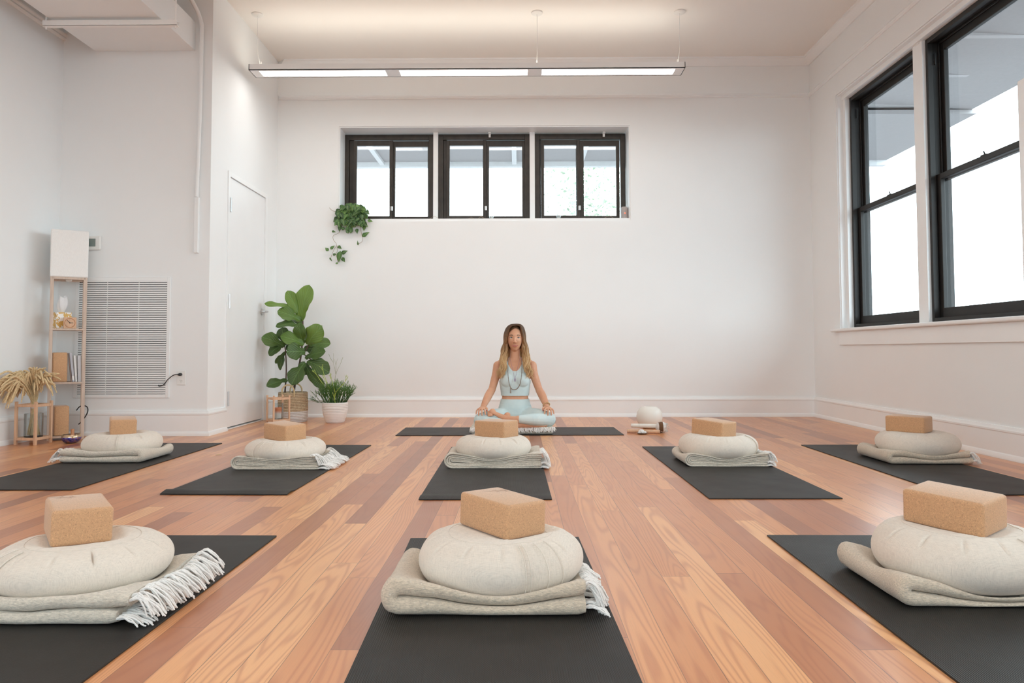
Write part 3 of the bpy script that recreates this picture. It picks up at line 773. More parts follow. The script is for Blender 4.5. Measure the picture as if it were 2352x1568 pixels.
# ------------------------------------------------------------------ pendant lights
def lum_mat():
    t = NT('luminaire_lens'); t.b.inputs['Emission Color'].default_value = (1, .97, .92, 1); t.b.inputs['Emission Strength'].default_value = LENS
    t.base((.9, .9, .9), .4); return t.m
M['lens'] = lum_mat()
def pendant(label, yc, group=None):
    x0, x1, z0, z1 = -2.445, 1.515, 3.235, 3.290
    root = empty('pendant_light', ((x0+x1)/2, yc, z0), 0, label, 'ceiling light', group or 'long pendant lights')
    off = -Vector(root.location)
    def pl(o, par=root):
        o.location = off if par is root else (0,0,0); o.parent = par; return o
    mb = MB(); hw = .095
    yl, yh = yc-hw, yc+hw
    segs = [(x0+.085, x0+1.235), (x0+1.365, x0+2.535), (x0+2.665, x1-.085)]
    e = .028
    mb.box(x0, yl, z0, x1, yl+.006, z1); mb.box(x0, yh-.006, z0, x1, yh, z1); mb.box(x0, yl, z0, x0+.006, yh, z1); mb.box(x1-.006, yl, z0, x1, yh, z1)
    mb.box(x0, yl, z0, x1, yl+e, z0+.006); mb.box(x0, yh-e, z0, x1, yh, z0+.006)
    px = x0
    for a, b in segs: mb.box(px, yl+e, z0, a, yh-e, z0+.006); px = b
    mb.box(px, yl+e, z0, x1, yh-e, z0+.006)
    mb.box(x0+.006, yl+.006, z0+.02, x1-.006, yh-.006, z0+.024)
    pl(mb.build('housing', M['trim'], smooth=False))
    for a, b in segs:
        pl(bx('diffuser', M['lens'], None, a+.002, yl+e+.002, z0+.001, b-.002, yh-e-.002, z0+.005, bevel=0))
    pl(bx('uplight_lens', M['uplens'], None, x0+.05, yl+.03, z0+.045, x1-.05, yh-.03, z0+.048, bevel=0))
    for cx, dx in ((x0+.08, 0), (x0+2.62, 0), (x1-.05, 0)):
        c_ = pl(MB().tube([(cx, yc-.11, ZC), (cx, yc-.09, z1+.10), (cx, yc, z1-.005)], .0022, 6).build('cable', M['white_plastic']))
        MB().lathe([(0, ZC-.018), (.04, ZC-.018), (.052, ZC-.010), (.052, ZC)], 24, cx, yc-.11).build('canopy', M['white_plastic'], c_)
        MB().lathe([(.006, z1-.002), (.006, z1+.05), (.003, z1+.06)], 10, cx, yc).build('gripper', M['white_plastic'], c_)
    # the lamp's own light
    for nm, zz, rot, pw, col in (('pendant_down', z0-.004, (0,0,0), DOWN, (1,.96,.90)), ('pendant_up', z1+.004, (PI,0,0), UP, (1,.90,.76))):
        l = D.lights.new(nm, 'AREA'); l.shape = 'RECTANGLE'; l.size = x1-x0-.2; l.size_y = .12; l.energy = pw; l.color = col
        o = D.objects.new(nm, l); C.objects.link(o); o.location = ((x0+x1)/2-root.location.x, 0, zz-root.location.z); o.rotation_euler = rot; o.parent = root
t = NT('uplight_lens'); t.b.inputs['Emission Color'].default_value = (1, .93, .8, 1); t.b.inputs['Emission Strength'].default_value = 2; M['uplens'] = t.m
pendant('long white pendant light with three lit panels, hung before the back wall', 6.70)
pendant('added long white pendant light, unseen over the middle of the room', 3.4)  # out of view, added to brighten the room
pendant('added long white pendant light, unseen overhead near the camera', .2)  # another unseen fixture, added for more room light

# ------------------------------------------------------------------ duct, strut, conduit
mb = MB()
mb.box(-3.517, 1.0, 3.180, -2.680, YP, 3.423)
o = mb.build('air_duct', M['wall'], bevel=.006); tag(o, 'white boxed air duct running under the ceiling at upper left', 'duct')
bx('duct_joint', M['trim'], o, -3.50, 3.96, 3.176, -2.66, 3.98, 3.43)
t_ = empty('strut_channel', (-3.03, 5.44, 3.12), 0, 'white steel strut channel crossing below the air duct', 'bracket')
mb = MB(); y0, y1 = 5.41, 5.455
mb.box(-3.555, y0, 3.118, -2.545, y1, 3.122); mb.box(-3.555, y0, 3.118, -2.545, y0+.003, 3.160); mb.box(-3.555, y1-.003, 3.118, -2.545, y1, 3.160); mb.box(-3.54, y0+.003, 3.122, -2.56, y1-.003, 3.150)
o = mb.build('channel', M['white_metal'], t_, bevel=.001); o.location = -Vector(t_.location)
for x in (-2.565, -3.54):
    o = MB().tube([(x, 5.433, 3.10), (x, 5.433, ZC)], .006, 8).build('threaded_rod', M['white_metal'], t_); o.location = -Vector(t_.location)
t_ = empty('conduit', (-2.63, YP, 1.484), 0, 'white pipe curving down the corner of the alcove wall', 'pipe')
o = MB().tube(spline([(-2.75, 5.2, 3.60), (-2.69, 5.7, 3.62), (-2.655, 5.93, 3.53), (-2.62, 6.005, 3.40), (-2.618, 6.008, 3.25), (-2.62, 6.01, 2.8), (-2.63, 6.01, 2.3), (-2.64, 6.012, 1.95)], 8), .017, 12).build('pipe', M['wall'], t_); o.location = -Vector(t_.location)
o = MB().box(-2.657, YP-.032, 1.49, -2.622, YP, 1.95).build('cable_cover', M['wall'], t_, bevel=.004); o.location = -Vector(t_.location)
# ---- vent
t_ = empty('wall_vent', (-3.24, YP, .31), 0, 'large white louvred return air grille low on the alcove wall', 'vent')
L_ = -Vector(t_.location)
mb = MB(); frame_rect(mb, 'y', YP-.010, YP, -3.633, -2.848, .306, 1.294, .030); o = mb.build('frame', M['trim'], t_, bevel=.003); o.location = L_
o = bx('backing', M['dark'], t_, -3.605, YP-.0015, .335, -2.877, YP-.0005, 1.268, bevel=0); o.location = L_
for k in range(52):
    z = .340+k*(.93/52); mb = MB()
    mb.add([(-3.604, YP-.010, z), (-2.878, YP-.010, z), (-2.878, YP-.010, z+.0118), (-3.604, YP-.010, z+.0118), (-3.604, YP-.003, z+.002), (-2.878, YP-.003, z+.002), (-2.878, YP-.003, z+.0138), (-3.604, YP-.003, z+.0138)],
           [(0,1,2,3),(7,6,5,4),(0,4,5,1),(3,2,6,7),(0,3,7,4),(1,5,6,2)])
    o = mb.build('louvre', M['trim'], t_, smooth=False); o.location = L_
for x in (-3.37, -3.11): 
    o = bx('divider', M['trim'], t_, x-.0016, YP-.0075, .336, x+.0016, YP-.002, 1.266, bevel=0); o.location = L_
# ---- outlet, thermostat
t_ = empty('wall_outlet', (-2.752, YP, .41), 0, 'white wall outlet with a black plug and cord, right of the vent', 'outlet')
L_ = -Vector(t_.location)
o = bx('cover_plate', M['white_plastic'], t_, -2.787, YP-.006, .410, -2.715, YP, .530, bevel=.003); o.location = L_
for z in (.445, .495):
    mb = MB(); mb.tube([(-2.751, YP-.006, z), (-2.751, YP-.0085, z)], .017, 20); o = mb.build('receptacle', M['white_plastic'], t_); o.location = L_
    mb = MB()
    for dx in (-.006, .006): mb.box(-2.751+dx-.001, YP-.0092, z-.001, -2.751+dx+.001, YP-.008, z+.007)
    mb.box(-2.753, YP-.0092, z-.010, -2.749, YP-.008, z-.006); s_ = mb.build('slots', M['dark'], o, smooth=False)
cd = MB(); cd.tube(spline([(-2.762, YP-.03, .497), (-2.80, YP-.035, .492), (-2.85, YP-.03, .455), (-2.885, YP-.02, .415), (-2.925, YP-.016, .402), (-2.932, YP-.012, .412)], 6), .0036, 8)
cd.tube([(-2.751, YP-.008, .497), (-2.755, YP-.024, .497), (-2.768, YP-.034, .496)], [.011, .012, .006], 10)
tag(cd.build('power_cord', M['rubber']), 'black power cord plugged into the outlet beside the vent', 'cord')
t_ = empty('thermostat', (-3.50, YP, 1.52), 0, 'white wall thermostat with grey screen, half behind the lamp shade', 'thermostat')
L_ = -Vector(t_.location)
o = bx('casing', M['white_plastic'], t_, -3.565, YP-.022, 1.517, -3.430, YP, 1.635, bevel=.010, seg=3); o.location = L_
o = bx('screen', plain('lcd_grey_green', (.22, .27, .25), .25), t_, -3.548, YP-.0235, 1.545, -3.468, YP-.0215, 1.61, bevel=.001); o.location = L_

# ------------------------------------------------------------------ shelf lamp
LX, LY, LA = -3.56, 5.82, .56
root = empty('floor_lamp', (LX, LY, 0), LA, 'pale oak shelf lamp with square white shade in the left corner', 'floor lamp')
h = .112; pw = .024
for sx in (-1, 1):
    for sy in (-1, 1): bx('post', M['wood'], root, sx*h-pw/2, sy*(h-.004)-pw/2, 0, sx*h+pw/2, sy*(h-.004)+pw/2, 1.27, bevel=.002)
for z in (.02, .435, .85): bx('shelf', M['wood'], root, -h-.012, -h-.010, z, h+.012, h+.010, z+.014, bevel=.002)
for a_ in (-h-.008, h-.010): bx('top_rail', M['wood'], root, -h, a_, 1.246, h, a_+.018, 1.268, bevel=.001)
t = NT('lamp_shade_fabric'); n = t.noise(t.map(t.obj, (400, 400, 60)), 1, 2)
t.base(t.ramp(n, [(.3, (.80, .79, .77)), (.7, (.86, .85, .83))]), .8); t.b.inputs['Subsurface Weight'].default_value = 0; M['shade'] = t.m
mb = MB(); mb.box(-.128, -.128, 1.262, .128, .128, 1.632); mb.build('lamp_shade', M['shade'], root, bevel=.012, seg=4)
bulb = MB().lathe([(.0, 1.235), (.02, 1.24), (.022, 1.262)], 12); bulb.build('bulb_socket', M['white_plastic'], root)
CA, SA = math.cos(LA), math.sin(LA)
def onlamp(x, y): return (LX+x*CA-y*SA, LY+x*SA+y*CA)
# cork block standing on the middle shelf
def stand_block(label, x, y, z, rz, up='L', lean=0):
    o = D.objects.new('cork_block', BM); C.objects.link(o)
    # stand on its short end
    o.matrix_world = Matrix.Translation((x, y, z)) @ Matrix.Rotation(rz, 4, 'Z') @ Matrix.Rotation(lean, 4, 'X') @ Matrix.Translation((0, -BH/2, BL/2)) @ Matrix.Rotation(PI/2, 4, 'Y') @ Matrix.Rotation(PI/2, 4, 'X') @ Matrix.Translation((0, 0, 0)) if False else \
        Matrix.Translation((x, y, z+BL/2)) @ Matrix.Rotation(rz, 4, 'Z') @ Matrix.Rotation(lean, 4, 'X') @ Matrix.Rotation(PI/2, 4, 'Y') @ Matrix.Translation((0, 0, -BH/2))
    return tag(o, label, 'yoga block', 'cork yoga blocks standing on the shelf lamp')
# face seen: width BW needs the local y axis across the view
x, y = onlamp(-.050, -.02); stand_block('cork block standing upright among the books on the shelf lamp', x, y, .449, LA+.05)
x, y = onlamp(-.035, -.01); stand_block('cork block standing upright on the lowest board of the shelf lamp', x, y, .034, LA+.12)
# books
def book(label, x, y, z, w_, d_, h_, rz, lean, col, spine):
    xx, yy = onlamp(x, y); r = empty('book', (xx, yy, z), LA+rz, label, 'book', 'books on the shelf lamp')
    r.rotation_euler = (0, lean, LA+rz)
    cm = plain('book_cover_'+str(len(D.materials)), col, .5, var=.03)
    mb = MB(); mb.box(0, -d_/2, 0, .002, d_/2, h_); mb.box(w_-.002, -d_/2, 0, w_, d_/2, h_); mb.box(0, -d_/2, 0, w_, -d_/2+.003, h_)
    mb.build('cover', cm, r, bevel=.0008)
    bx('pages', M['white_plastic'], r, .002, -d_/2+.003, .003, w_-.002, d_/2-.004, h_-.003, bevel=0)
    if spine is not None:
        bx('spine_label', plain('spine_'+str(len(D.materials)), spine, .5), r, .0015, -d_/2-.0006, h_*.06, w_-.0015, -d_/2+.001, h_*.2, bevel=0)
    return r
book('thin brown book leaning beside the cork block on the shelf lamp', .029, -.02, .449, .007, .15, .225, 0, -.11, (.25, .17, .14), None)
book('grey patterned book leaning on the shelf lamp', .0385, -.02, .450, .016, .15, .226, 0, -.11, (.48, .48, .52), (.8, .8, .78))
book('white book with plain spine on the shelf lamp', .058, -.02, .450, .014, .14, .205, 0, -.08, (.80, .79, .77), (.7, .7, .7))
book('thick pale grey book at the right end of the shelf lamp row', .076, -.02, .449, .022, .14, .205, 0, -.03, (.68, .70, .74), None)
# tissue box + clock
x, y = onlamp(-.045, .01); r = empty('tissue_box', (x, y, .864), LA+.35, 'yellow and white patterned tissue box with a tissue standing up', 'tissue box')
t = NT('tissue_pattern'); v = t.noise(t.obj, 22, 2, .5, 1.5)
t.base(t.ramp(v, [(.46, (.72, .44, .12)), (.50, (.90, .88, .84))], 'CONSTANT'), .5)
mb = MB(); mb.box(-.055, -.055, 0, .055, .055, .128); mb.build('carton', t.m, r, bevel=.003)
mb = MB(); rng = random.Random(5); n_ = 18; vs = []; fs = []
for i in range(9):
    k = i/8; rr = .016+.030*math.sin(min(1, k*1.25)*PI*.62)*(1-k*.55)
    for j in range(n_):
        a = 2*PI*j/n_; q = rr*(1+.35*math.sin(a*3+k*2.2)); vs.append((q*math.cos(a)*.9+.006*k, q*math.sin(a)*.6, .127+.125*k+.010*math.sin(a*2+1)*k))
for i in range(8):
    for j in range(n_): j2 = (j+1) % n_; fs.append((i*n_+j, i*n_+j2, (i+1)*n_+j2, (i+1)*n_+j))
mb.add(vs, fs); t = plain('tissue_paper', (.85, .85, .86), .9, var=.02); o = mb.build('tissue', t, r, angle=180)
x, y = onlamp(.012, -.085); r = empty('desk_clock', (x, y, .864), LA+.05, 'small square wooden desk clock on the shelf lamp', 'clock')
mb = MB(); mb.box(-.044, -.016, 0, .044, .016, .088); mb.build('casing', M['wood2'], r, bevel=.004)
mb = MB(); mb.tube([(.035*math.cos(a*PI/16), -.0165, .044+.035*math.sin(a*PI/16)) for a in range(33)], .0022, 6); mb.build('bezel', M['wood3'], r)
mb = MB(); mb.tube([(0, -.0185, .044), (-.018, -.0185, .064)], .0016, 6); mb.tube([(0, -.0185, .044), (.022, -.0185, .045)], .0014, 6); mb.tube([(0, -.017, .044), (0, -.020, .044)], .004, 8); mb.build('hands', M['rubber'], r)
# cable loop behind the lower block
o = MB().tube(spline([(-3.50, 5.86, .22), (-3.47, 5.86, .252), (-3.43, 5.87, .252), (-3.415, 5.87, .225), (-3.425, 5.87, .185), (-3.455, 5.86, .135), (-3.48, 5.86, .11)], 6), .0042, 8).build('cable_loop', M['rubber'])
tag(o, 'black cable loop behind the lower cork block of the shelf lamp', 'cable')

# ------------------------------------------------------------------ lantern stands
def lantern(label, x, y, rz, s_, h_, ww=.018, group=None):
    r = empty('lantern_stand', (x, y, 0), rz, label, 'lantern', group or 'wooden lantern stands'); a = s_/2
    for sx in (-1, 1):
        for sy in (-1, 1): bx('post', M['wood2'], r, sx*a-ww/2, sy*a-ww/2, 0, sx*a+ww/2, sy*a+ww/2, h_, bevel=.002)
    for z in (.035, h_-.040):
        for sg_ in (-1, 1):
            bx('rail', M['wood2'], r, -a+ww/2-.002, sg_*a-.006, z, a-ww/2+.002, sg_*a+.006, z+.020, bevel=.001)
            bx('rail', M['wood2'], r, sg_*a-.006, -a+ww/2-.002, z, sg_*a+.006, a-ww/2+.002, z+.020, bevel=.001)
    bx('base_board', M['wood2'], r, -a+.004, -a+.004, .045, a-.004, a-.004, .053, bevel=.001)
    return r
def clear_glass():
    t = NT('clear_glass_vase'); n = t.n
    g = n.new('ShaderNodeBsdfGlossy'); g.inputs['Roughness'].default_value = .03
    tr = n.new('ShaderNodeBsdfTransparent'); tr.inputs[0].default_value = (.92, .94, .94, 1)
    lw = n.new('ShaderNodeLayerWeight'); lw.inputs[0].default_value = .35
    mx = n.new('ShaderNodeMixShader'); t.link(t.math('MULTIPLY', lw.outputs[0], .55), mx.inputs[0]); t.link(tr.outputs[0], mx.inputs[1]); t.link(g.outputs[0], mx.inputs[2])
    t.link(mx.outputs[0], n['Material Output'].inputs[0]); return t.m
M['cglass'] = clear_glass()
VX, VY = -3.605, 5.505
lantern('pine lantern stand holding the glass vase of dried grass', VX, VY, -.10, .155, .318)
v = MB(); v.lathe([(0, .054), (.058, .054), (.062, .060), (.062, .225), (.059, .227), (.059, .062), (0, .060)], 36, VX, VY, close=False)
root = v.build('glass_vase', M['cglass']); tag(root, 'clear glass cylinder vase inside the wooden stand at far left', 'vase')
o = MB().lathe([(0, .0535), (.060, .0535), (.060, .0585), (0, .0588)], 30, VX, VY).build('vase_base', M['dark'], root)
# dried grass bundle
M['straw'] = plain('dried_straw', (.60, .47, .27), .85, var=.15, scale=60)
M['bunny'] = plain('dried_seed_heads', (.66, .50, .29), .95, var=.18, scale=90)
g = empty('dried_grass_bundle', (VX, VY, .062), 0, 'bundle of dried straw coloured grass with drooping furry heads', 'dried grass'); L_ = -Vector(g.location)
rng = random.Random(11); st = MB(); hdm = MB()
for k in range(150):
    a = rng.random()*2*PI; rb = .048*math.sqrt(rng.random())
    b = Vector((VX+rb*math.cos(a), VY+rb*math.sin(a), .068)); n_ = Vector((VX+rng.uniform(-.012, .012), VY+rng.uniform(-.012, .012), .275))
    q_ = rng.random()
    if q_ < .62: ex, ey, ez, ap = rng.uniform(-.165, -.03), rng.uniform(-.30, .02), rng.uniform(.30, .50), rng.uniform(.45, .545)
    elif q_ < .90: ex, ey, ez, ap = rng.uniform(.04, .20), rng.uniform(-.10, .03), rng.uniform(.37, .53), rng.uniform(.45, .545)
    else: ex, ey, ez, ap = rng.uniform(-.06, .09), rng.uniform(-.06, .04), rng.uniform(.53, .57), .50
    if rng.random() < .12: ez -= .07
    E_ = Vector((max(VX+ex, XA+.035), VY+ey, ez)); mid_ = n_*.42+E_*.58; mid_.z = max(ap, ez*.97)
    pth = spline([b, n_, n_*.80+E_*.20+Vector((0, 0, (ap-n_.z)*.45)), mid_, E_], 6)
    cut = 14; st.tube(pth[:cut+1], [.0021]*(cut+1), 5)
    hp = spline([pth[cut], pth[cut+4], pth[cut+7], pth[-1]], 4); N = len(hp)
    hdm.tube(hp, [(.0022+.0046*math.sin(PI*min(1, (i+.6)/N*1.02))**.6)*rng.uniform(.9, 1.1) for i in range(N)], 6)
o = st.build('stems', M['straw'], g); o.location = L_
o = hdm.build('seed_heads', M['bunny'], g); o.location = L_
tie = MB(); tie.lathe([(.0155, .262), (.018, .268), (.0165, .275)], 18, VX, VY); o = tie.build('tie', M['white_plastic'], g); o.location = L_
# singing bowl
t = NT('painted_brass_bowl'); n = t.noise(t.obj, 55, 3, .6); z = t.xyz(t.obj)[2]
band = t.math('GREATER_THAN', z, .046)
col = t.ramp(n, [(.38, (.035, .04, .30)), (.5, (.16, .15, .50)), (.6, (.42, .24, .18))]); col = t.mix(t.math('MULTIPLY', band, .75), col, (.62, .46, .22))
t.base(col, .22, .75); M['bowl'] = t.m
r = MB().lathe([(0, .0), (.030, 0), (.050, .010), (.064, .026), (.068, .042), (.064, .060), (.060, .066), (.0575, .064), (.062, .045), (.058, .028), (.045, .014), (0, .006)], 40, 0, 0, close=False).build('singing_bowl', M['bowl'])
r.location = (-3.355, 5.56, 0); tag(r, 'blue and brass singing bowl on the floor before the shelf lamp', 'bowl')
o = MB().tube([(-3.340, 5.55, .028), (-3.347, 5.56, .105)], [.012, .0125], 14).build('wooden_striker', M['wood3'], bevel=.003); tag(o, 'short reddish wooden striker standing in the singing bowl', 'striker')

# ------------------------------------------------------------------ candle lantern by the fig
t_ = lantern('pale wooden candle lantern in front of the fig basket', -2.245, 6.93, .72, .150, .275, .015)
v = MB(); v.lathe([(0, .054), (.044, .054), (.048, .060), (.048, .200), (.045, .202), (.045, .062), (0, .060)], 30, -2.245, 6.93, close=False)
tag(v.build('candle_glass', M['cglass']), 'clear glass hurricane cylinder inside the candle lantern', 'candle holder')
t = NT('candle_wax'); z = t.xyz(t.obj)[2]; nn = t.noise(t.obj, 25, 2)
t.base(t.ramp(t.math('MULTIPLY_ADD', nn, .03, z), [(.115, (.83, .80, .76)), (.150, (.80, .24, .09))]), .5); t.b.inputs['Emission Color'].default_value = (1, .3, .1, 1)
c_ = MB().lathe([(0, .0625), (.034, .0625), (.034, .156), (.030, .160), (0, .157)], 26, -2.245, 6.93).build('pillar_candle', t.m); tag(c_, 'orange topped pillar candle inside the glass of the lantern', 'candle')
MB().tube([(-2.245, 6.93, .156), (-2.244, 6.93, .170)], .001, 6).build('wick', M['rubber'], c_)

# ------------------------------------------------------------------ fiddle leaf fig
PXY = lambda px, py, Y: Vector(((px-1190.6+.0)*Y/F_PX, Y, CAM_H+(805.4-py)*Y/F_PX))
FX, FY = -2.205, 7.25
fig = empty('fiddle_leaf_fig', (FX, FY, 0), 0, 'tall fiddle leaf fig in a two tone woven basket near the door', 'plant'); L_ = -Vector(fig.location)
t = NT('seagrass_basket'); x, y, z = t.xyz(t.obj)
wv = t.math('SINE', t.math('MULTIPLY', z, 420.0)); nn = t.noise(t.map(t.obj, (60, 60, 200)), 1, 3)
grass = t.ramp(t.math('MULTIPLY_ADD', wv, .15, nn), [(.3, (.34, .25, .15)), (.6, (.60, .47, .31)), (.8, (.72, .60, .43))])
wht = t.ramp(nn, [(.3, (.66, .65, .63)), (.7, (.80, .79, .77))])
t.base(t.mix(t.math('LESS_THAN', z, .105), grass, wht), .85); t.bump(wv, .6, .004)
R_ = .143
MB().lathe([(0, 0), (R_*.93, 0), (R_*.97, .012), (R_, .08), (R_, .2), (R_*.97, .282), (R_*.93, .286), (R_*.93, .25), (0, .25)], 48).build('basket', t.m, fig)
for sx, dy in ((-.02, -.135), (-.02, .12)):
    hm = M['straw']; o = MB().tube(spline([(-.065, dy, .25), (-.062, dy, .32), (-.03, dy, .355), (.0, dy, .36), (.03, dy, .345), (.05, dy, .31), (.052, dy, .25)], 6), .0075, 8).build('handle', hm, fig)
M['stem'] = plain('fig_bark', (.09, .055, .04), .8, var=.3)
def fp(px, py, Y=FY): return PXY(px, py, Y)-Vector((FX, FY, 0))
mb = MB(); mb.tube(spline([(0, 0, .24), fp(679, 870), fp(686, 840), fp(692, 800), fp(694, 740), fp(690, 715)], 6), [.012-.0002*i for i in range(31)], 10)
mb.tube(spline([(-.09, .02, .24), fp(655, 890), fp(657, 850), fp(655, 810), fp(652, 790)], 5), [.009-.0002*i for i in range(21)], 8)
mb.tube(spline([fp(697, 810), fp(703, 800), fp(708, 790)], 5), .006, 8); mb.tube(spline([fp(697, 812), fp(710, 822), fp(722, 828)], 5), .005, 8)
mb.build('trunk', M['stem'], fig)
t = NT('fig_leaf'); at = t.n.new('ShaderNodeAttribute'); at.attribute_name = 'uvleaf'
ux, uy, uz = t.xyz(at.outputs['Vector'])
mid = t.math('LESS_THAN', t.math('ABSOLUTE', ux), .028)
vein = t.math('SINE', t.math('MULTIPLY', t.math('SUBTRACT', uy, t.math('MULTIPLY', t.math('ABSOLUTE', ux), .75)), 44.0)); vmask = t.math('GREATER_THAN', vein, .93)
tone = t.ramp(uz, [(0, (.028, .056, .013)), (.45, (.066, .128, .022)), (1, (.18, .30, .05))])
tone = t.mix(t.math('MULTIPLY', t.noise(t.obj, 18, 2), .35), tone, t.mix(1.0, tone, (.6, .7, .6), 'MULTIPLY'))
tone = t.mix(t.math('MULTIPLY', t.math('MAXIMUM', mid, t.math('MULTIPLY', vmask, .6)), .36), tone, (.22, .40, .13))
t.base(tone, .38, Specular_IOR_Level=.45); t.bump(t.math('MULTIPLY', t.math('MULTIPLY_ADD', vein, .5, .5), -1.0), .5, .003)
M['figleaf'] = t.m
class Leaves:
    def __init__(s): s.mb = MB(); s.uv = []
    def leaf(s, base, tip, wid, nrm, tone, shape='fig', droop=.15, fold=.12, wave=.05, nu=24, nv=8, seed=0):
        b, e = Vector(base), Vector(tip); ax = e-b; L = ax.length; ax.normalize(); n = Vector(nrm); n = (n-ax*n.dot(ax)).normalized(); sd = ax.cross(n)
        vs = []; fs = []
        for i in range(nu+1):
            k = i/nu
            if shape == 'fig':
                w_ = wid*.5*(max(0, math.sin(PI*min(1, k**.85*1.0)))**.55)*(.42+.74*k**1.3 - .20*math.exp(-((k-.30)/.13)**2))
                w_ *= 1+.06*math.sin(k*21+seed)*math.sin(PI*k)
            elif shape == 'heart':
                w_ = wid*.5*(math.sin(PI*(k**.62))**.75)*(1.12-.55*k)
            else: w_ = wid*.5*math.sin(PI*k)**.8
            c = b+ax*(L*k)-n*(droop*L*(k**2)*.6)+n*(droop*L*math.sin(PI*k)*.5)
            for j in range(-nv, nv+1):
                q = j/nv; off = wave*L*.35*math.sin(k*11+seed+(2 if j > 0 else 0))*abs(q)**2
                p = c+sd*(w_*q)+n*(fold*w_*abs(q)*1.2+off)
                if shape == 'heart' and k < .12: p = p-ax*(abs(q)*(.14*L)*(1-k/.12))
                vs.append(p); s.uv.append((q*w_/(wid*.5+1e-6), k, tone))
        m_ = 2*nv+1
        for i in range(nu):
            for j in range(m_-1): a = i*m_+j; fs.append((a, a+1, a+m_+1, a+m_))
        s.mb.add(vs, fs)
    def build(s, name, mat, parent):
        o = s.mb.build(name, mat, parent, angle=180)
        a = o.data.attributes.new('uvleaf', 'FLOAT_VECTOR', 'POINT'); a.data.foreach_set('vector', [c for u in s.uv for c in u])
        md = o.modifiers.new('solid', 'SOLIDIFY'); md.thickness = .0008; return o
lv = Leaves()
# (base px, tip px, base dY, tip dY, width m, tone, normal)
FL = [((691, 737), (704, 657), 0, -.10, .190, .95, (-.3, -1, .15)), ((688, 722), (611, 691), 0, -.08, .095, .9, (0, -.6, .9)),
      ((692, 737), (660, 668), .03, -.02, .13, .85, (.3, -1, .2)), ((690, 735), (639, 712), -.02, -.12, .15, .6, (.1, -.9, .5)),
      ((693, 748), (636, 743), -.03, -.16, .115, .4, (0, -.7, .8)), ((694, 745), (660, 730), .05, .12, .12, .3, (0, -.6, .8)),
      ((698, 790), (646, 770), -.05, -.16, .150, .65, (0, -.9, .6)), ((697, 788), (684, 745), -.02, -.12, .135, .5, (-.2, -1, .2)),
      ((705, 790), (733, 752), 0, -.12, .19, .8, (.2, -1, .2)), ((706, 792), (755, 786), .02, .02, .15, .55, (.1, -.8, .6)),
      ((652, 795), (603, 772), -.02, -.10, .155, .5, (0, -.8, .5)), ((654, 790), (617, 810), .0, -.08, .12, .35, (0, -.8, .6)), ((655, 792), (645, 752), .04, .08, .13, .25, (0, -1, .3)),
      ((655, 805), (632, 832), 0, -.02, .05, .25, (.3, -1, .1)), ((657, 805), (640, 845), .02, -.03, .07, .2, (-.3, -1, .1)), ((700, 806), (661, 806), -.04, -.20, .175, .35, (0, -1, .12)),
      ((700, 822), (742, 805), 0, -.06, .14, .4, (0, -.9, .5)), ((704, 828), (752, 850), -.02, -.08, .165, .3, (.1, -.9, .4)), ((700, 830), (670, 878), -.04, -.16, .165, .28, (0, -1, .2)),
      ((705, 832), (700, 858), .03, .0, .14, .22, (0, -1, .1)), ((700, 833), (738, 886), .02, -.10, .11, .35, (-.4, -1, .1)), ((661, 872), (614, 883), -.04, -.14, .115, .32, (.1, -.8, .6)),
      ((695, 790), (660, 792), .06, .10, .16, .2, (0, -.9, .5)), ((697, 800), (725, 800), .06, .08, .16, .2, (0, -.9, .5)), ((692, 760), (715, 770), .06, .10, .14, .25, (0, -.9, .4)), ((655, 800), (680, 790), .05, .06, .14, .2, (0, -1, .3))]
for i, (b_, e_, db, de, wd, tn, nr) in enumerate(FL):
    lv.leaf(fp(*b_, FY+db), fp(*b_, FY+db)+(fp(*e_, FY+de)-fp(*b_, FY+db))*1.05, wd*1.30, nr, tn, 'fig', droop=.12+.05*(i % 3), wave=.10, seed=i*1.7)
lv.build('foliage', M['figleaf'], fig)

# ------------------------------------------------------------------ pencil plant in white pot
PX_, PY_ = -1.762, 7.13
pp = empty('potted_pencil_plant', (PX_, PY_, 0), 0, 'bushy pencil cactus in a white ribbed pot against the back wall', 'plant')
M['pot'] = plain('white_ceramic', (.78, .76, .74), .4, var=.02)
pr = [(0, 0), (.082, 0), (.086, .006)]
for k in range(12):
    z = .010+k*.0148; r_ = .088+.034*math.sin(min(1, z/.15)*PI/2); pr += [(r_-.0022, z), (r_+.0012, z+.005), (r_+.0012, z+.010)]
pr += [(.120, .193), (.113, .195), (.110, .180), (0, .178)]
MB().lathe(pr, 48).build('pot', M['pot'], pp)
MB().lathe([(0, .179), (.108, .179), (0, .183)], 24, close=False).build('soil', plain('soil', (.05, .035, .025), .95, var=.4), pp)
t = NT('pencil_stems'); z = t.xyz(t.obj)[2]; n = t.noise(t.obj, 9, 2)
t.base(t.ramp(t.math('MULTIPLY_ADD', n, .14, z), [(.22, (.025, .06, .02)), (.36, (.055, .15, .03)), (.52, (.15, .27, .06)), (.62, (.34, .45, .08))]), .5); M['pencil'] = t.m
rng = random.Random(4); mb = MB(); bright = MB()
def sprig(m_, p, d, ln, r_, depth):
    e = p+d*ln; mid_ = p+d*ln*.5+Vector((rng.uniform(-1,1), rng.uniform(-1,1), rng.uniform(-.2,.6)))*ln*.07
    m_.tube([p, mid_, e], [r_, r_*.9, r_*.75], 5)
    if depth > 0:
        for _ in range(rng.choice((2, 2, 3))):
            nd = (d+Vector((rng.uniform(-.55,.55), rng.uniform(-.55,.55), rng.uniform(-.05,.45)))).normalized(); sprig(m_, e, nd, ln*rng.uniform(.55,.85), r_*.75, depth-1)
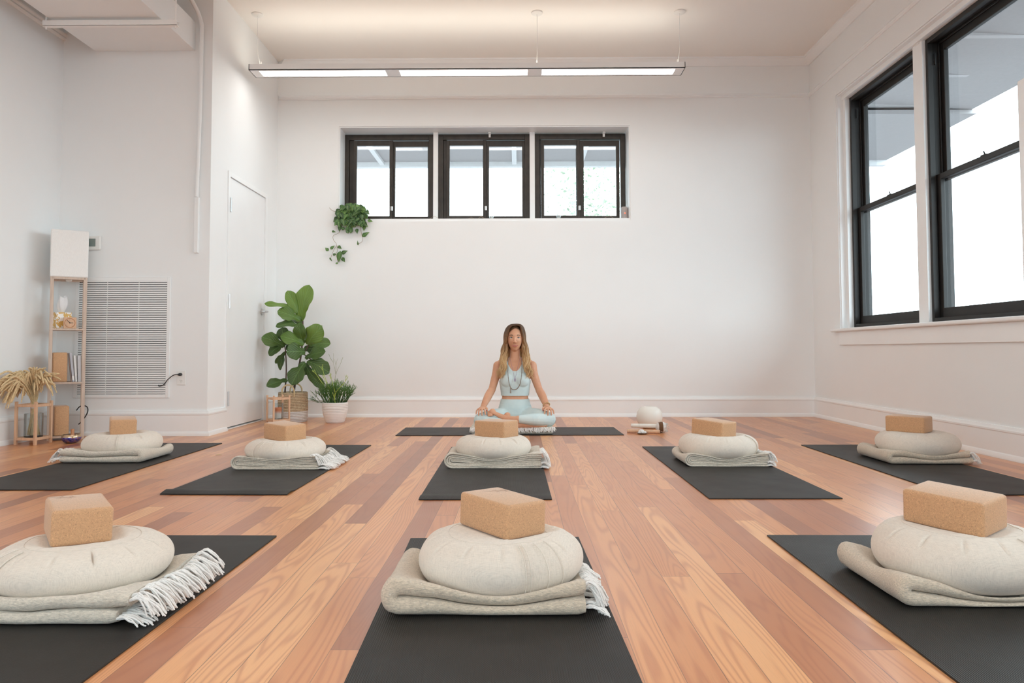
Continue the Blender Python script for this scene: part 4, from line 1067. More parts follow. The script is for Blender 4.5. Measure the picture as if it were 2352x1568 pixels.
for k in range(76):
    a = rng.random()*2*PI; q = .095*math.sqrt(rng.random()); p = Vector((q*math.cos(a), q*math.sin(a), .178)); out_ = Vector((math.cos(a)*q*7.5, math.sin(a)*q*5, 1)).normalized()
    if p.y > .03: out_.y = min(out_.y, .15)
    sprig(mb, p, out_, rng.uniform(.055, .085), .0033, 3)
for d in ((-.9, -.3, .25), (-.95, -.1, .1), (-1, -.2, .45)): sprig(mb, Vector((-.08, -.02, .185)), Vector(d).normalized(), .07, .003, 3)
mb.build('stems', M['pencil'], pp)
for pth in ([(-.02,-.04,.18),(-.05,-.06,.33),(-.085,-.07,.45)],[(-.03,-.04,.18),(-.08,-.08,.34),(-.13,-.09,.42)],[(.02,-.06,.18),(.0,-.09,.28),(-.05,-.10,.37)],[(.01,-.06,.2),(.03,-.10,.29),(.09,-.11,.36)],[(0,-.06,.2),(.02,-.10,.30),(.0,-.1,.37)]):
    p = [Vector(q) for q in pth]; bright.tube(spline(p, 5), .0027, 6); sprig(bright, p[-1], (p[-1]-p[-2]).normalized(), .05, .0026, 2)
bright.build('new_growth', plain('pale_stems', (.42, .55, .10), .5, var=.15), pp)
thin = MB(); sprig(thin, Vector((.0, 0, .3)), Vector((.05, -.1, 1)), .16, .0018, 2); thin.build('thin_twigs', plain('olive_twigs', (.25, .28, .12), .7), pp)

# ------------------------------------------------------------------ trailing plant on the window sill
SX, SY, SZ = -1.74, YB+.10, OPZ0+.028
tp = empty('trailing_philodendron', (SX, SY, SZ), 0, 'trailing green heart leaf plant on the left end of the window sill', 'plant'); L_ = -Vector(tp.location)
o = MB().lathe([(0, 0), (.05, 0), (.065, .085), (.060, .087), (.055, .06), (0, .06)], 24).build('pot', M['pot'], tp)
t = NT('heart_leaf'); at = t.n.new('ShaderNodeAttribute'); at.attribute_name = 'uvleaf'; ux, uy, uz = t.xyz(at.outputs['Vector'])
st_ = t.math('LESS_THAN', t.math('ABSOLUTE', ux), t.math('MULTIPLY_ADD', t.noise(t.obj, 40, 2), .35, -.02)); tone = t.ramp(uz, [(0, (.025, .065, .02)), (.5, (.05, .13, .03)), (1, (.13, .26, .06))])
t.base(t.mix(t.math('MULTIPLY', st_, .35), tone, (.30, .42, .14)), .42); M['heart'] = t.m
lv = Leaves(); rng = random.Random(21); vine = MB()
def wp(px, py, Y=YB-.03): return PXY(px, py, Y)-Vector((SX, SY, SZ))
for k in range(190):
    px, py = rng.uniform(770, 838), rng.uniform(462, 508)
    if (px-803)**2/34**2+(py-490)**2/29**2 > 1.05: continue
    Y = YB+rng.uniform(-.07, .10) if py < 500 else YB-rng.uniform(.03, .07)
    b_ = wp(px, py, Y); s_ = rng.uniform(.050, .078); an = rng.uniform(-1.1, 1.1)
    e_ = b_+Vector((math.sin(an)*s_, rng.uniform(-.3, .1)*s_, -math.cos(an)*s_))
    lv.leaf(b_, e_, s_*.82, (rng.uniform(-.4,.4), -1, rng.uniform(0,.6)), rng.random(), 'heart', nu=8, nv=4, seed=k)
HL = [((779,514),(776,529),.055),((795,527),(797,513),.06),((803,531),(805,514),.05),((817,523),(818,534),.045),((836,513),(833,528),.055),((831,540),(846,530),.06),((760,528),(768,530),.03),((751,573),(744,566),.045),
      ((757,569),(766,561),.04),((774,563),(782,569),.045),((783,580),(796,573),.055),((779,577),(775,601),.075),((784,590),(790,600),.05),((763,583),(770,581),.035),((772,604),(770,600),.035),((820,560),(819,550),.02),((755,590),(760,598),.02),((843,503),(854,506),.045),((834,485),(838,500),.045),
      ((788,523),(780,520),.05),((797,532),(792,522),.045), ((840,478),(846,484),.02)]
for i, (b_, e_, s_) in enumerate(HL):
    lv.leaf(wp(*b_, YB-.028-.008*(i % 3)), wp(*e_, YB-.035-.006*(i % 2)), s_*.85, (.2*math.sin(i), -1, .15), .3+.5*((i*37) % 10)/10, 'heart', nu=9, nv=5, seed=i)
lv.build('foliage', M['heart'], tp)
for pts in ([(778,508),(777,530),(763,538),(763,548),(770,558),(772,574),(769,580),(772,592),(773,603)],[(824,508),(825,520),(829,538),(830,550),(826,555),(820,558)],[(776,484),(760,480),(753,473)],[(770,562),(764,572),(757,590)],[(812,490),(822,495),(828,492)]):
    vine.tube(spline([wp(a, b, YB-.022) for a, b in pts], 4), .0017, 6)
vine.build('vines', plain('vine_stem', (.28, .20, .10), .6), tp)

# ------------------------------------------------------------------ things on the sill and above it
t = plain('speaker_mesh', (.42, .38, .37), .7, var=.1, scale=300)
r = MB().lathe([(0, 0), (.030, 0), (.036, .006), (.036, .122), (.031, .132), (0, .134)], 28, 1.128, YB+.10).build('smart_speaker', t); r.location = (0, 0, OPZ0+.028)
tag(r, 'small grey cylindrical speaker with a red light on the window sill', 'speaker')
t = NT('red_led'); t.b.inputs['Emission Color'].default_value = (1, .08, .03, 1); t.b.inputs['Emission Strength'].default_value = 3; t.base((.8, .1, .05), .4)
o = MB().ell((1.128, YB+.0635, .062), (.006, .003, .006)).build('status_light', t.m, r)
def jar(label, x):
    r = MB().lathe([(0, 0), (.020, 0), (.024, .005), (.024, .048), (.019, .054), (.020, .060), (.017, .060), (.016, .054), (.021, .046), (.021, .008), (0, .006)], 24, x, YB+.10, close=False).build('glass_jar', M['cglass']); r.location = (0, 0, OPZ0+.028)
    tag(r, label, 'jar', 'glass jars on the window sill'); MB().lathe([(0, .009), (.0195, .009), (.0195, .034), (0, .036)], 20, x, YB+.10).build('wax', M['white_plastic'], r)
jar('small glass jar on the sill under the middle window', -.283); jar('small glass jar on the sill under the right window', .43)
rng = random.Random(8); mb = MB()
pts = []; x = -1.45
while x < 1.05:
    pts.append((x, YB+.12+rng.uniform(-.03, .03), OPZ0+.0305+rng.choice((0, 0, 0, .02, .045))*rng.random())); x += rng.uniform(.04, .09)
wire = MB(); wire.tube(spline(pts, 5), .0014, 5); o = wire.build('string_light_wire', plain('copper_wire', (.45, .33, .22), .4, .6)); tag(o, 'thin copper string light wire looping along the window sill', 'string lights')
for x, y_, nm in ((-.305, YB+.16, 'white curtain bracket above the middle back window'), (.925, YB+.16, 'white curtain bracket above the right back window')):
    r = MB().box(x-.011, YB+.185, 2.985, x+.011, YB+.205, 3.025).box(x-.014, YB+.15, 3.018, x+.014, YB+.205, 3.032).build('curtain_bracket', M['white_plastic'], bevel=.003); tag(r, nm, 'bracket', 'white brackets above the windows')
for y_, nm in ((7.03, 'small white blind bracket at the far top corner of the right window'), (5.75, 'small white blind bracket between the two right windows')):
    r = MB().box(XR+.062, y_-.03, 3.075, XR+.095, y_+.03, 3.120).build('blind_bracket', M['white_plastic'], bevel=.008); tag(r, nm, 'bracket', 'white brackets above the windows')

# ------------------------------------------------------------------ globe, mallet, stick, shell
t = NT('frosted_globe'); t.base((.80, .77, .71), .45); t.b.inputs['Subsurface Weight'].default_value = .0; t.b.inputs['Coat Weight'].default_value = .2
r = MB().lathe([(0, 0), (.055, 0), (.085, .018), (.108, .055), (.114, .092), (.108, .130), (.090, .158), (.062, .174), (.050, .176), (.046, .172), (.046, .150), (0, .14)], 48, 1.155, 6.58, close=False).build('round_vase', t.m); r.scale = (1, 1, 1); r.data.transform(Matrix.Diagonal((1, 1, 1.08, 1))); tag(r, 'round cream white vase on the floor right of the seated woman', 'vase')
t = NT('fur_head'); n = t.noise(t.obj, 35, 2); x = t.xyz(t.obj)[0]
t.base(t.ramp(t.math('ADD', x, t.math('MULTIPLY', n, .02)), [(1.160, (.76, .72, .66)), (1.166, (.16, .08, .035)), (1.192, (.20, .10, .05)), (1.198, (.82, .81, .79))]) if False else t.mix(t.math('MULTIPLY', t.math('GREATER_THAN', n, .40), t.math('MULTIPLY', t.math('GREATER_THAN', x, 1.163), t.math('LESS_THAN', x, 1.196))), (.80, .78, .75), (.17, .085, .04)), .95); t.bump(t.noise(t.obj, 300, 3), .9, .006)
r = empty('drum_mallet', (1.10, 6.22, 0), 0, 'white wrapped drum mallet with brown and white fluffy head on the floor', 'mallet'); L_ = -Vector(r.location)
o = MB().tube([(.955, 6.32, .050), (1.06, 6.265, .052), (1.17, 6.215, .053)], [.0165, .0175, .018], 14).build('handle', plain('white_wrap', (.80, .78, .72), .8), r, bevel=.003); o.location = L_
mb = MB(); mb.tube([(1.145, 6.225, .046), (1.155, 6.222, .046), (1.175, 6.215, .046), (1.205, 6.20, .046), (1.224, 6.195, .046)], [.018, .034, .044, .045, .032], 18)
rng = random.Random(2)
for k in range(260):
    a = rng.random()*2*PI; xx = rng.uniform(1.15, 1.228); p = Vector((xx, 6.22-(xx-1.15)*.35, .046)); d = Vector((rng.uniform(-.1,.5) if xx > 1.2 else rng.uniform(-.3,.3), math.cos(a), math.sin(a))).normalized()
    q = p+d*(.036 if xx > 1.16 else .026); e = q+d*rng.uniform(.003, .007)
    if e.z > .001: mb.tube([q-d*.006, e], [.0035, .001], 4)
o = mb.build('fluffy_head', t.m, r, angle=80); o.location = L_
o = MB().tube([(.905, 6.21, .0165), (.96, 6.19, .0165), (1.16, 6.135, .0160)], [(.0155), .0155, .0150], 18).build('wooden_stick', M['wood2']); tag(o, 'light wooden stick lying beside the drum mallet', 'stick')
t = plain('mother_of_pearl', (.18, .13, .09), .4, var=.4, scale=50)
r = MB().lathe([(0, .0), (.030, .0005), (.047, .009), (.049, .011), (.046, .012), (.03, .006), (0, .005)], 26, close=False).build('shell_dish', t); r.location = (1.012, 6.105, 0); r.scale = (1, .8, 1); tag(r, 'dark shell dish on the floor before the drum mallet', 'dish')
for k, (x, y_, s_) in enumerate(((1.002, 6.105, .022), (1.030, 6.10, .013), (.985, 6.095, .010))):
    mb = MB(); bm = bmesh.new(); bmesh.ops.create_icosphere(bm, subdivisions=2, radius=1)
    rng = random.Random(k)
    for v in bm.verts: v.co *= 1+rng.uniform(-.2, .2)
    me = D.meshes.new('crystal'); bmesh.ops.scale(bm, vec=(s_, s_*.8, s_*.8), verts=bm.verts); bm.to_mesh(me); bm.free(); me.materials.append(M['fringe'])
    o = D.objects.new('crystal', me); C.objects.link(o); o.location = (x, y_, .007+s_*.72); tag(o, ['largest white crystal in the shell dish', 'small white crystal at the right of the shell dish', 'small white crystal at the left of the shell dish'][k], 'crystal', 'crystals in the shell dish')
for x, y_, a, nm in ((-1.98, 4.905, .1, 'small brown leaf scrap on the floor left of the second row mat'), (-1.39, 6.55, .4, 'tiny dry leaf scrap on the floor before the white pot')):
    o = MB().tube([(-.02, 0, .002), (0, .002, .0035), (.02, 0, .002)], [(.0012, .002), (.0015, .004), (.001, .0015)], 6).build('leaf_scrap', M['straw']); o.location = (x, y_, 0); o.rotation_euler = (0, 0, a); tag(o, nm, 'leaf', 'dry leaf scraps on the floor')
# ------------------------------------------------------------------ seated woman
PXo, PYo = -.030, 6.35
pers = empty('person', (PXo, PYo, 0), 0, 'woman in pale aqua top and leggings seated cross legged, hands on her knees', 'person')
def remesh(mb, name, mat, voxel, smooth=4, parent=None):
    o = mb.build('tmp_'+name, mat, None)
    r = o.modifiers.new('r', 'REMESH'); r.mode = 'VOXEL'; r.voxel_size = voxel; r.use_smooth_shade = True
    s_ = o.modifiers.new('s', 'SMOOTH'); s_.factor = .5; s_.iterations = smooth
    dg = bpy.context.evaluated_depsgraph_get(); me = D.meshes.new_from_object(o.evaluated_get(dg)); me.name = name
    D.objects.remove(o); me.materials.clear(); me.materials.append(mat)
    me.polygons.foreach_set('use_smooth', [True]*len(me.polygons))
    n = D.objects.new(name, me); C.objects.link(n)
    if parent: n.parent = parent
    return n
def sections(mb, secs, n=28):
    """stack of horizontal ellipses (z, cx, cy, rx, ry), closed"""
    vs = []; fs = []
    for z, cx, cy, rx, ry in secs:
        for k in range(n):
            a = 2*PI*k/n; ca, sa = math.cos(a), math.sin(a); e = .88
            vs.append((cx+rx*abs(ca)**e*(1 if ca > 0 else -1), cy+ry*abs(sa)**e*(1 if sa > 0 else -1), z))
    for i in range(len(secs)-1):
        for k in range(n): k2 = (k+1) % n; fs.append((i*n+k, i*n+k2, (i+1)*n+k2, (i+1)*n+k))
    fs.append(tuple(range(n-1, -1, -1))); fs.append(tuple((len(secs)-1)*n+k for k in range(n)))
    mb.add(vs, fs)
def skin_mat():
    t = NT('tanned_skin'); n = t.noise(t.obj, 8, 3); n2 = t.noise(t.obj, 60, 2)
    t.base(t.ramp(t.math('MULTIPLY_ADD', n2, .2, n), [(.4, (.60, .30, .18)), (.75, (.68, .375, .24))]), .45, Specular_IOR_Level=.35)
    t.b.inputs['Subsurface Weight'].default_value = .06; t.b.inputs['Subsurface Radius'].default_value = (.02, .008, .004); t.b.inputs['Subsurface Scale'].default_value = .3
    return t.m
M['skin'] = skin_mat()
TORSO = [(.070, 0, .03, .115, .085), (.10, 0, .03, .142, .105), (.15, 0, .025, .146, .105), (.20, 0, .02, .134, .096), (.25, 0, .015, .119, .085), (.29, 0, .012, .113, .079),
         (.33, 0, .010, .116, .080), (.38, 0, .008, .123, .084), (.42, 0, .008, .129, .088), (.47, 0, .010, .133, .088), (.52, 0, .014, .137, .082), (.555, 0, .018, .142, .070), (.585, 0, .022, .122, .055), (.605, 0, .024, .085, .045), (.625, 0, .022, .055, .044)]
def torso(mb, grow=0):
    sections(mb, [(z, cx, cy, rx+grow, ry+grow) for z, cx, cy, rx, ry in TORSO], 36)
    for s_ in (-1, 1): mb.ell((s_*.060, -.052, .435), (.057+grow, .046+grow, .056+grow), 20, 14)
def limb(mb, pts, rad, n=14, k=5):
    sp_ = spline(pts, k); N = len(sp_); R_ = []
    for i in range(N):
        q = i/(N-1)*(len(rad)-1); a = int(min(q, len(rad)-2)); f = q-a; f = f*f*(3-2*f)
        ra, rb = rad[a], rad[a+1]
        if not isinstance(ra, tuple): ra = (ra, ra)
        if not isinstance(rb, tuple): rb = (rb, rb)
        R_.append((ra[0]+(rb[0]-ra[0])*f, ra[1]+(rb[1]-ra[1])*f))
    mb.tube(sp_, R_, n)
    mb.ell(sp_[0], [max(R_[0])*.98]*3, 12, 8); mb.ell(sp_[-1], [max(R_[-1])*.98]*3, 12, 8)
def head(mb):
    n, m_ = 64, 48; cz = .790; vs = []; fs = []
    for i in range(m_+1):
        a = -PI/2+PI*i/m_
        for k in range(n):
            b = 2*PI*k/n; x, y, z = math.cos(a)*math.cos(b), math.cos(a)*math.sin(b), math.sin(a)
            fr_ = max(0, -y); rx, ry, rz = .0665, .086, .112
            lo = max(0, -z)
            X = x*rx*(1-.24*lo**1.6)*(1 if y < .3 else 1.03); Y = y*ry*(1-.10*lo**2) ; Z = z*rz - .014*lo**2*fr_*1.2
            if y > 0: Z += .02*lo*y; Y *= 1+.04*z
            if fr_ > .3:
                g = lambda px, pz, sx, sz: math.exp(-((X-px)/sx)**2-((Z-pz)/sz)**2)
                dy = 0
                dy += .0075*(g(-.030, .003, .014, .011)+g(.030, .003, .014, .011))      # sockets
                dy -= .003*(g(0, .026, .045, .010))                                      # brow
                dy -= .005*(g(-.036, -.026, .018, .018)+g(.036, -.026, .018, .018))      # cheeks
                dy -= .011*g(0, -.106, .024, .018)                                       # chin
                dy -= .0045*g(0, -.066, .024, .013)                                      # mouth mound
                dy += .003*g(0, -.084, .02, .006)
                Y += dy*min(1, (fr_-.3)*3)
            vs.append((X, Y-.012, Z+cz))
    for i in range(m_):
        for k in range(n): k2 = (k+1) % n; fs.append((i*n+k, i*n+k2, (i+1)*n+k2, (i+1)*n+k))
    mb.add(vs, fs)
    # nose
    mb.tube([(0, -.088, .806), (0, -.098, .785), (0, -.110, .762), (0, -.112, .755)], [(.006, .007), (.0085, .0075), (.011, .010), (.009, .009)], 12, upv=(1, 0, 0))
    mb.ell((0, -.110, .757), (.0095, .009, .0085), 14, 10)
    for s_ in (-1, 1):
        mb.ell((s_*.0105, -.102, .755), (.0068, .009, .0065), 12, 8)
        mb.ell((s_*.067, .002, .778), (.008, .016, .027), 12, 10)   # ear
def hand(mb, wrist, d_palm, side, normal, spread, curl, flip=1):
    """wrist point, direction of palm, side axis (towards thumb), back-of-hand normal; returns fingertip data"""
    d = Vector(d_palm).normalized(); n = Vector(normal); n = (n-d*n.dot(d)).normalized(); s_ = n.cross(d)*flip
    w_ = Vector(wrist); c = w_+d*.045
    R3 = Matrix((s_, d, n)).transposed()
    mb.ell(w_+d*.036, (.032, .045, .0135), 18, 12, rot=R3); mb.ell(w_+d*.060, (.036, .026, .012), 18, 12, rot=R3)
    tips = []
    for i, (off, ln, r_) in enumerate(((.0285, .066, .0078), (.0100, .073, .0080), (-.0090, .068, .0077), (-.0265, .054, .0069))):
        b = w_+d*(.074-.004*abs(i-1))+s_*off; fan = (d+s_*(spread*(1.5-i)*.5)).normalized()
        p = [b-fan*.02, b]; dirv = fan; cur = b
        for j, seg in enumerate((.43, .32, .25)):
            dirv = (dirv-n*(curl[j])).normalized(); cur = cur+dirv*ln*seg; p.append(cur)
        mb.tube(spline(p, 3), [r_*1.08, r_*1.05, r_*1.05, r_*1.02, r_, r_*.98, r_*.96, r_*.93, r_*.9, r_*.88, r_*.84, r_*.78, r_*.6], 10)
        mb.ell(p[-1], (r_*.72,)*3, 10, 8); tips.append((p[-1], dirv, r_))
    b = w_+d*.018+s_*.024; p = [b-s_*.01, b+s_*.012+d*.014-n*.003, b+s_*.022+d*.034-n*.010, b+s_*.023+d*.054-n*.018]
    mb.tube(spline(p, 4), [.0125-.0005*i for i in range(13)], 10); mb.ell(p[-1], (.006,)*3, 10, 8); tips.append((p[-1], (p[-1]-p[-2]).normalized(), .0085))
    return [(t_[0], t_[1], n, t_[2]) for t_ in tips]
body = MB()
torso(body, -.001)
sections(body, [(.58, 0, .020, .062, .045), (.61, 0, .020, .048, .044), (.64, 0, .018, .0425, .044), (.67, 0, .016, .0415, .045), (.70, 0, .014, .042, .048), (.73, 0, .012, .042, .05)], 24)
head(body)
# shoulders / arms
WL, WR = Vector((-.268, -.140, .212)), Vector((.268, -.150, .214))
for s_, el, wr in ((-1, Vector((-.196, -.015, .355)), WL), (1, Vector((.206, -.015, .350)), WR)):
    limb(body, [Vector((s_*.045, .022, .600)), Vector((s_*.105, .022, .585)), Vector((s_*.148, .016, .552))], [.028, .034, .038])
    limb(body, [Vector((s_*.146, .016, .555)), Vector((s_*.165, .008, .47)), el], [(.041, .043), (.036, .040), (.031, .033)])
    limb(body, [el, (el*.62+wr*.38)+Vector((s_*.002, 0, .004)), wr], [(.032, .033), (.034, .035), (.0205, .024)])
hl = hand(body, WL, (-.16, -.93, -.10), None, (-.12, -.12, 1), .42, (.30, .85, .60), flip=1)
hr = hand(body, WR, (.16, -.93, -.10), None, (.12, -.12, 1), .42, (.30, .85, .60), flip=-1)
# legs (skin, inside the leggings) and feet
KR, KL = Vector((-.285, -.205, .112)), Vector((.280, -.215, .118))
ANK = Vector((-.005, -.300, .128)); 
limb(body, [Vector((-.075, .0, .125)), Vector((-.19, -.12, .122)), KR], [.070, .062, .050])
limb(body, [Vector((.075, .0, .125)), Vector((.19, -.12, .130)), KL], [.070, .062, .050])
limb(body, [KR, Vector((-.13, -.275, .088)), Vector((.06, -.27, .083))], [.044, .040, .026])
limb(body, [KL, Vector((.15, -.285, .122)), Vector((.045, -.298, .128)), ANK], [.044, .043, .031, .024])
# left foot resting on right thigh: heel, arch, ball, toes
limb(body, [ANK, Vector((-.045, -.292, .130)), Vector((-.10, -.270, .143)), Vector((-.150, -.245, .165)), Vector((-.185, -.228, .180))], [.025, (.026, .024), (.022, .026), (.017, .029), (.012, .030)])
body.ell((-.062, -.262, .160), (.026, .026, .022), 16, 12)
for k, (dx, dz, dy, r_) in enumerate(((0, .0, .0, .0105), (-.002, -.008, -.014, .0078), (-.003, -.016, -.026, .0072), (-.001, -.023, -.037, .0068), (.004, -.029, -.046, .0062))):
    b = Vector((-.185+dx, -.222+dy, .186+dz)); body.tube([b, b+Vector((-.020, .004, -.002)), b+Vector((-.034, .008, -.008))], [r_, r_, r_*.85], 10); body.ell(b+Vector((-.034, .008, -.008)), (r_*.85,)*3, 10, 8)
# right foot tucked under left knee
limb(body, [Vector((.05, -.27, .083)), Vector((.11, -.272, .080)), Vector((.17, -.262, .076)), Vector((.225, -.245, .074))], [.026, (.024, .028), (.018, .030), (.013, .030)])
for k in range(5):
    b = Vector((.225, -.262+.012*k, .077+.001*k)); body.tube([b, b+Vector((.022, .002, -.001)), b+Vector((.034, .004, -.004))], [.0095-.0008*k]*3, 8); body.ell(b+Vector((.034, .004, -.004)), (.0085-.0008*k,)*3, 8, 6)
bo = remesh(body, 'body', M['skin'], .0034, 3, pers)
# face details
t = NT('eye_surface'); x, y, z = t.xyz(t.obj)
t.base((.8, .78, .76), .15); M['eyew'] = t.m
M['iris'] = plain('iris_grey_green', (.12, .14, .12), .15); M['pupil'] = M['dark']
M['lash'] = plain('brow_and_lash', (.055, .030, .018), .8)
M['lip'] = plain('rose_lips', (.50, .17, .14), .4, var=.04)
for s_ in (-1, 1):
    e = MB().ell((s_*.0305, -.0778, .794), (.0128, .0100, .0085), 20, 14).build('eye', M['eyew'], pers)
    MB().ell((s_*.0302, -.0848, .7945), (.0052, .0034, .0052), 16, 10).build('iris', M['iris'], e)
    MB().ell((s_*.0302, -.0873, .7945), (.0024, .0012, .0024), 12, 8).build('pupil', M['pupil'], e)
    MB().ell((s_*.0305, -.0775, .8005), (.0150, .0112, .0058), 20, 12).build('upper_lid', M['skin'], e)
    lid = MB()
    lid.tube(spline([(s_*.0165, -.0855, .7930), (s_*.024, -.0893, .7978), (s_*.033, -.0888, .7985), (s_*.045, -.0815, .7955)], 5), [(.0012, .0012)]+[(.0022, .0020)]*14+[(.001, .001)], 8)
    lid.build('eyelashes', M['lash'], e)
    MB().tube(spline([(s_*.018, -.0862, .792), (s_*.030, -.0872, .7868), (s_*.043, -.0810, .7915)], 5), [.0011]*11, 6).build('lower_lid', M['skin'], e)
    MB().tube(spline([(s_*.0125, -.0935, .8115), (s_*.024, -.0930, .8160), (s_*.036, -.0885, .8170), (s_*.048, -.0770, .8105)], 5), [(.0018, .0030)]*8+[(.0016, .0022)]*5+[(.001, .001)]*3, 8, upv=(0, -1, .2)).build('eyebrow', M['lash'], pers)
lip = MB()
cv = lambda x: -.0995+7.5*x*x
lip.tube(spline([(-.026, cv(.026), .7305), (-.013, cv(.013)-.001, .7272), (-.004, cv(.004)-.002, .7285), (0, cv(0)-.0015, .7275), (.004, cv(.004)-.002, .7285), (.013, cv(.013)-.001, .7272), (.026, cv(.026), .7305)], 4), [(.0008, .0008)]+[(.0026, .0030)]*23+[(.0008, .0008)], 8, upv=(0, -1, 0))
lip.tube(spline([(-.023, cv(.023)+.001, .7280), (-.011, cv(.011)-.001, .7218), (0, cv(0)-.001, .7205), (.011, cv(.011)-.001, .7218), (.023, cv(.023)+.001, .7280)], 4), [(.0008, .0008)]+[(.0030, .0036)]*15+[(.0008, .0008)], 8, upv=(0, -1, 0))
lip.build('lips', M['lip'], pers)
MB().tube(spline([(-.030, cv(.030)-.0005, .7325), (-.012, cv(.012)-.0035, .7250), (0, cv(0)-.0042, .7246), (.012, cv(.012)-.0035, .7250), (.030, cv(.030)-.0005, .7325)], 4), [.0009]*17, 6).build('mouth_line', plain('mouth_shadow', (.20, .06, .05), .6), pers)
M['nail'] = plain('red_nail_polish', (.42, .03, .06), .2, var=.02)
for tips in (hl, hr):
    for p, d, n, r_ in tips:
        R3 = Matrix((n.cross(d).normalized(), d, n)).transposed()
        MB().ell(p+n*r_*.42+d*.001, (r_*.62, r_*.85, r_*.42), 12, 8, rot=R3).build('fingernail', M['nail'], pers)
# clothing
t = NT('pale_aqua_knit'); n = t.noise(t.obj, 14, 3); n2 = t.noise(t.map(t.obj, (6, 6, 60)), 1, 2)
t.base(t.ramp(n, [(.35, (.58, .71, .73)), (.7, (.65, .77, .775))]), .75, Specular_IOR_Level=.2); t.bump(t.math('ADD', n2, t.math('MULTIPLY', t.noise(t.obj, 500, 1), .2)), .25, .003); M['aqua'] = t.m
lg = MB()
sections(lg, [(z, cx, cy, rx+.007, ry+.007) for z, cx, cy, rx, ry in TORSO if z < .26]+[(.268, 0, .014, .1225, .0885), (.274, 0, .014, .1225, .0885)], 40)
for z in (.262, .243, .222, .205, .183, .165): sections(lg, [(z-.005, 0, .012, .10, .07), (z, 0, .017+(.27-z)*.1, .1245+(.268-z)*.32, .092+(.268-z)*.20), (z+.005, 0, .012, .10, .07)], 40)
limb(lg, [Vector((-.075, .0, .125)), Vector((-.19, -.12, .124)), KR], [.080, .070, .058])
limb(lg, [Vector((.075, .0, .125)), Vector((.19, -.12, .132)), KL], [.080, .070, .059])
limb(lg, [KR, Vector((-.16, -.268, .094)), Vector((-.06, -.285, .087))], [.052, .047, .036])
limb(lg, [KL, Vector((.17, -.282, .124)), Vector((.050, -.300, .128))], [.055, .051, .036])
lgo = remesh(lg, 'leggings', M['aqua'], .0042, 3, pers)
tp_ = MB(); torso(tp_, .006); sections(tp_, [(.575, 0, .022, .128, .060), (.60, 0, .024, .10, .052), (.622, 0, .024, .07, .050)], 36)
for s_ in (-1, 1): limb(tp_, [Vector((s_*.045, .022, .600)), Vector((s_*.105, .022, .585)), Vector((s_*.14, .018, .56))], [.034, .040, .040])
topo = remesh(tp_, 'sleeveless_top', M['aqua'], .0045, 3, pers)
bm = bmesh.new(); bm.from_mesh(topo.data); kill = []
for f in bm.faces:
    c_ = f.calc_center_median(); x, y, z = abs(c_.x), c_.y, c_.z; k = False
    if z < .298: k = True
    if y < .028:
        neck = .515+ (x/.062)**2.4*.085
        if z > neck and x < .075: k = True
    else:
        if z > .585 and x < .07: k = True
    arm = .097+max(0, (.500-z))*.55+ (max(0, .43-z)*3)
    if z > .40 and x > max(arm, .097): k = True
    if k: kill.append(f)
bmesh.ops.delete(bm, geom=kill, context='FACES')
for _ in range(14):
    bmesh.ops.smooth_vert(bm, verts=[v for v in bm.verts if v.is_boundary], factor=.5, use_axis_x=True, use_axis_y=True, use_axis_z=True)
bm.to_mesh(topo.data); bm.free()
sd = topo.modifiers.new('th', 'SOLIDIFY'); sd.thickness = .002
# hair
t = NT('balayage_hair'); x, y, z = t.xyz(t.obj); n = t.noise(t.map(t.obj, (150, 150, 14)), 1, 3, .6)
rm = t.math('MULTIPLY_ADD', t.math('SUBTRACT', n, .5), .30, z)
t.base(t.ramp(t.math('MULTIPLY_ADD', rm, 2.0, -.9), [(.0, (.68, .47, .25)), (.32, (.52, .33, .155)), (.62, (.24, .13, .06)), (.88, (.085, .044, .022))]), .42, Specular_IOR_Level=.4); M['hair'] = t.m
rng = random.Random(17); hb = MB()
# scalp cap
n, m_ = 120, 70; vs = []; fs = []
for i in range(m_+1):
    a = PI/2-(PI*.80)*i/m_
    for k in range(n):
        b = 2*PI*k/n; X, Y, Z = math.cos(a)*math.cos(b), math.cos(a)*math.sin(b), math.sin(a)
        vs.append((X*.0715, Y*.094-.008, Z*.1185+.792))
def keep(c_):
    x, y, z = c_
    if y < -.030:
        if z < .876-.030*abs((x-.008)/.05)**1.7: return False
    if z < .79 and y < -.02: return False
    return True
for i in range(m_):
    for k in range(n):
        k2 = (k+1) % n; q = (i*n+k, (i+1)*n+k, (i+1)*n+k2, i*n+k2); cc = [sum(vs[j_][d] for j_ in q)/4 for d in range(3)]
        if keep(cc): fs.append(q)
hb.add(vs, fs)
def lock(p, r_, ph, amp, fr_, off):
    sp_ = spline(p, 8); N = len(sp_); out_ = []
    for i, q in enumerate(sp_):
        k = i/(N-1); w_ = amp*max(0, k-.30)*1.4; sprd = .25+.75*k
        out_.append(q+off*sprd+Vector((math.sin(k*fr_+ph)*w_, math.cos(k*fr_+ph)*w_*.9, 0)))
    rr_ = [r_*(.8+.5*math.sin(PI*min(1, i/(N-1)*1.05)))*(1 if i/(N-1) < .72 else max(.12, 1-(i/(N-1)-.72)/.28*.9)) for i in range(N)]
    hb.tube(out_, [(a_, a_*.7) for a_ in rr_], 6)
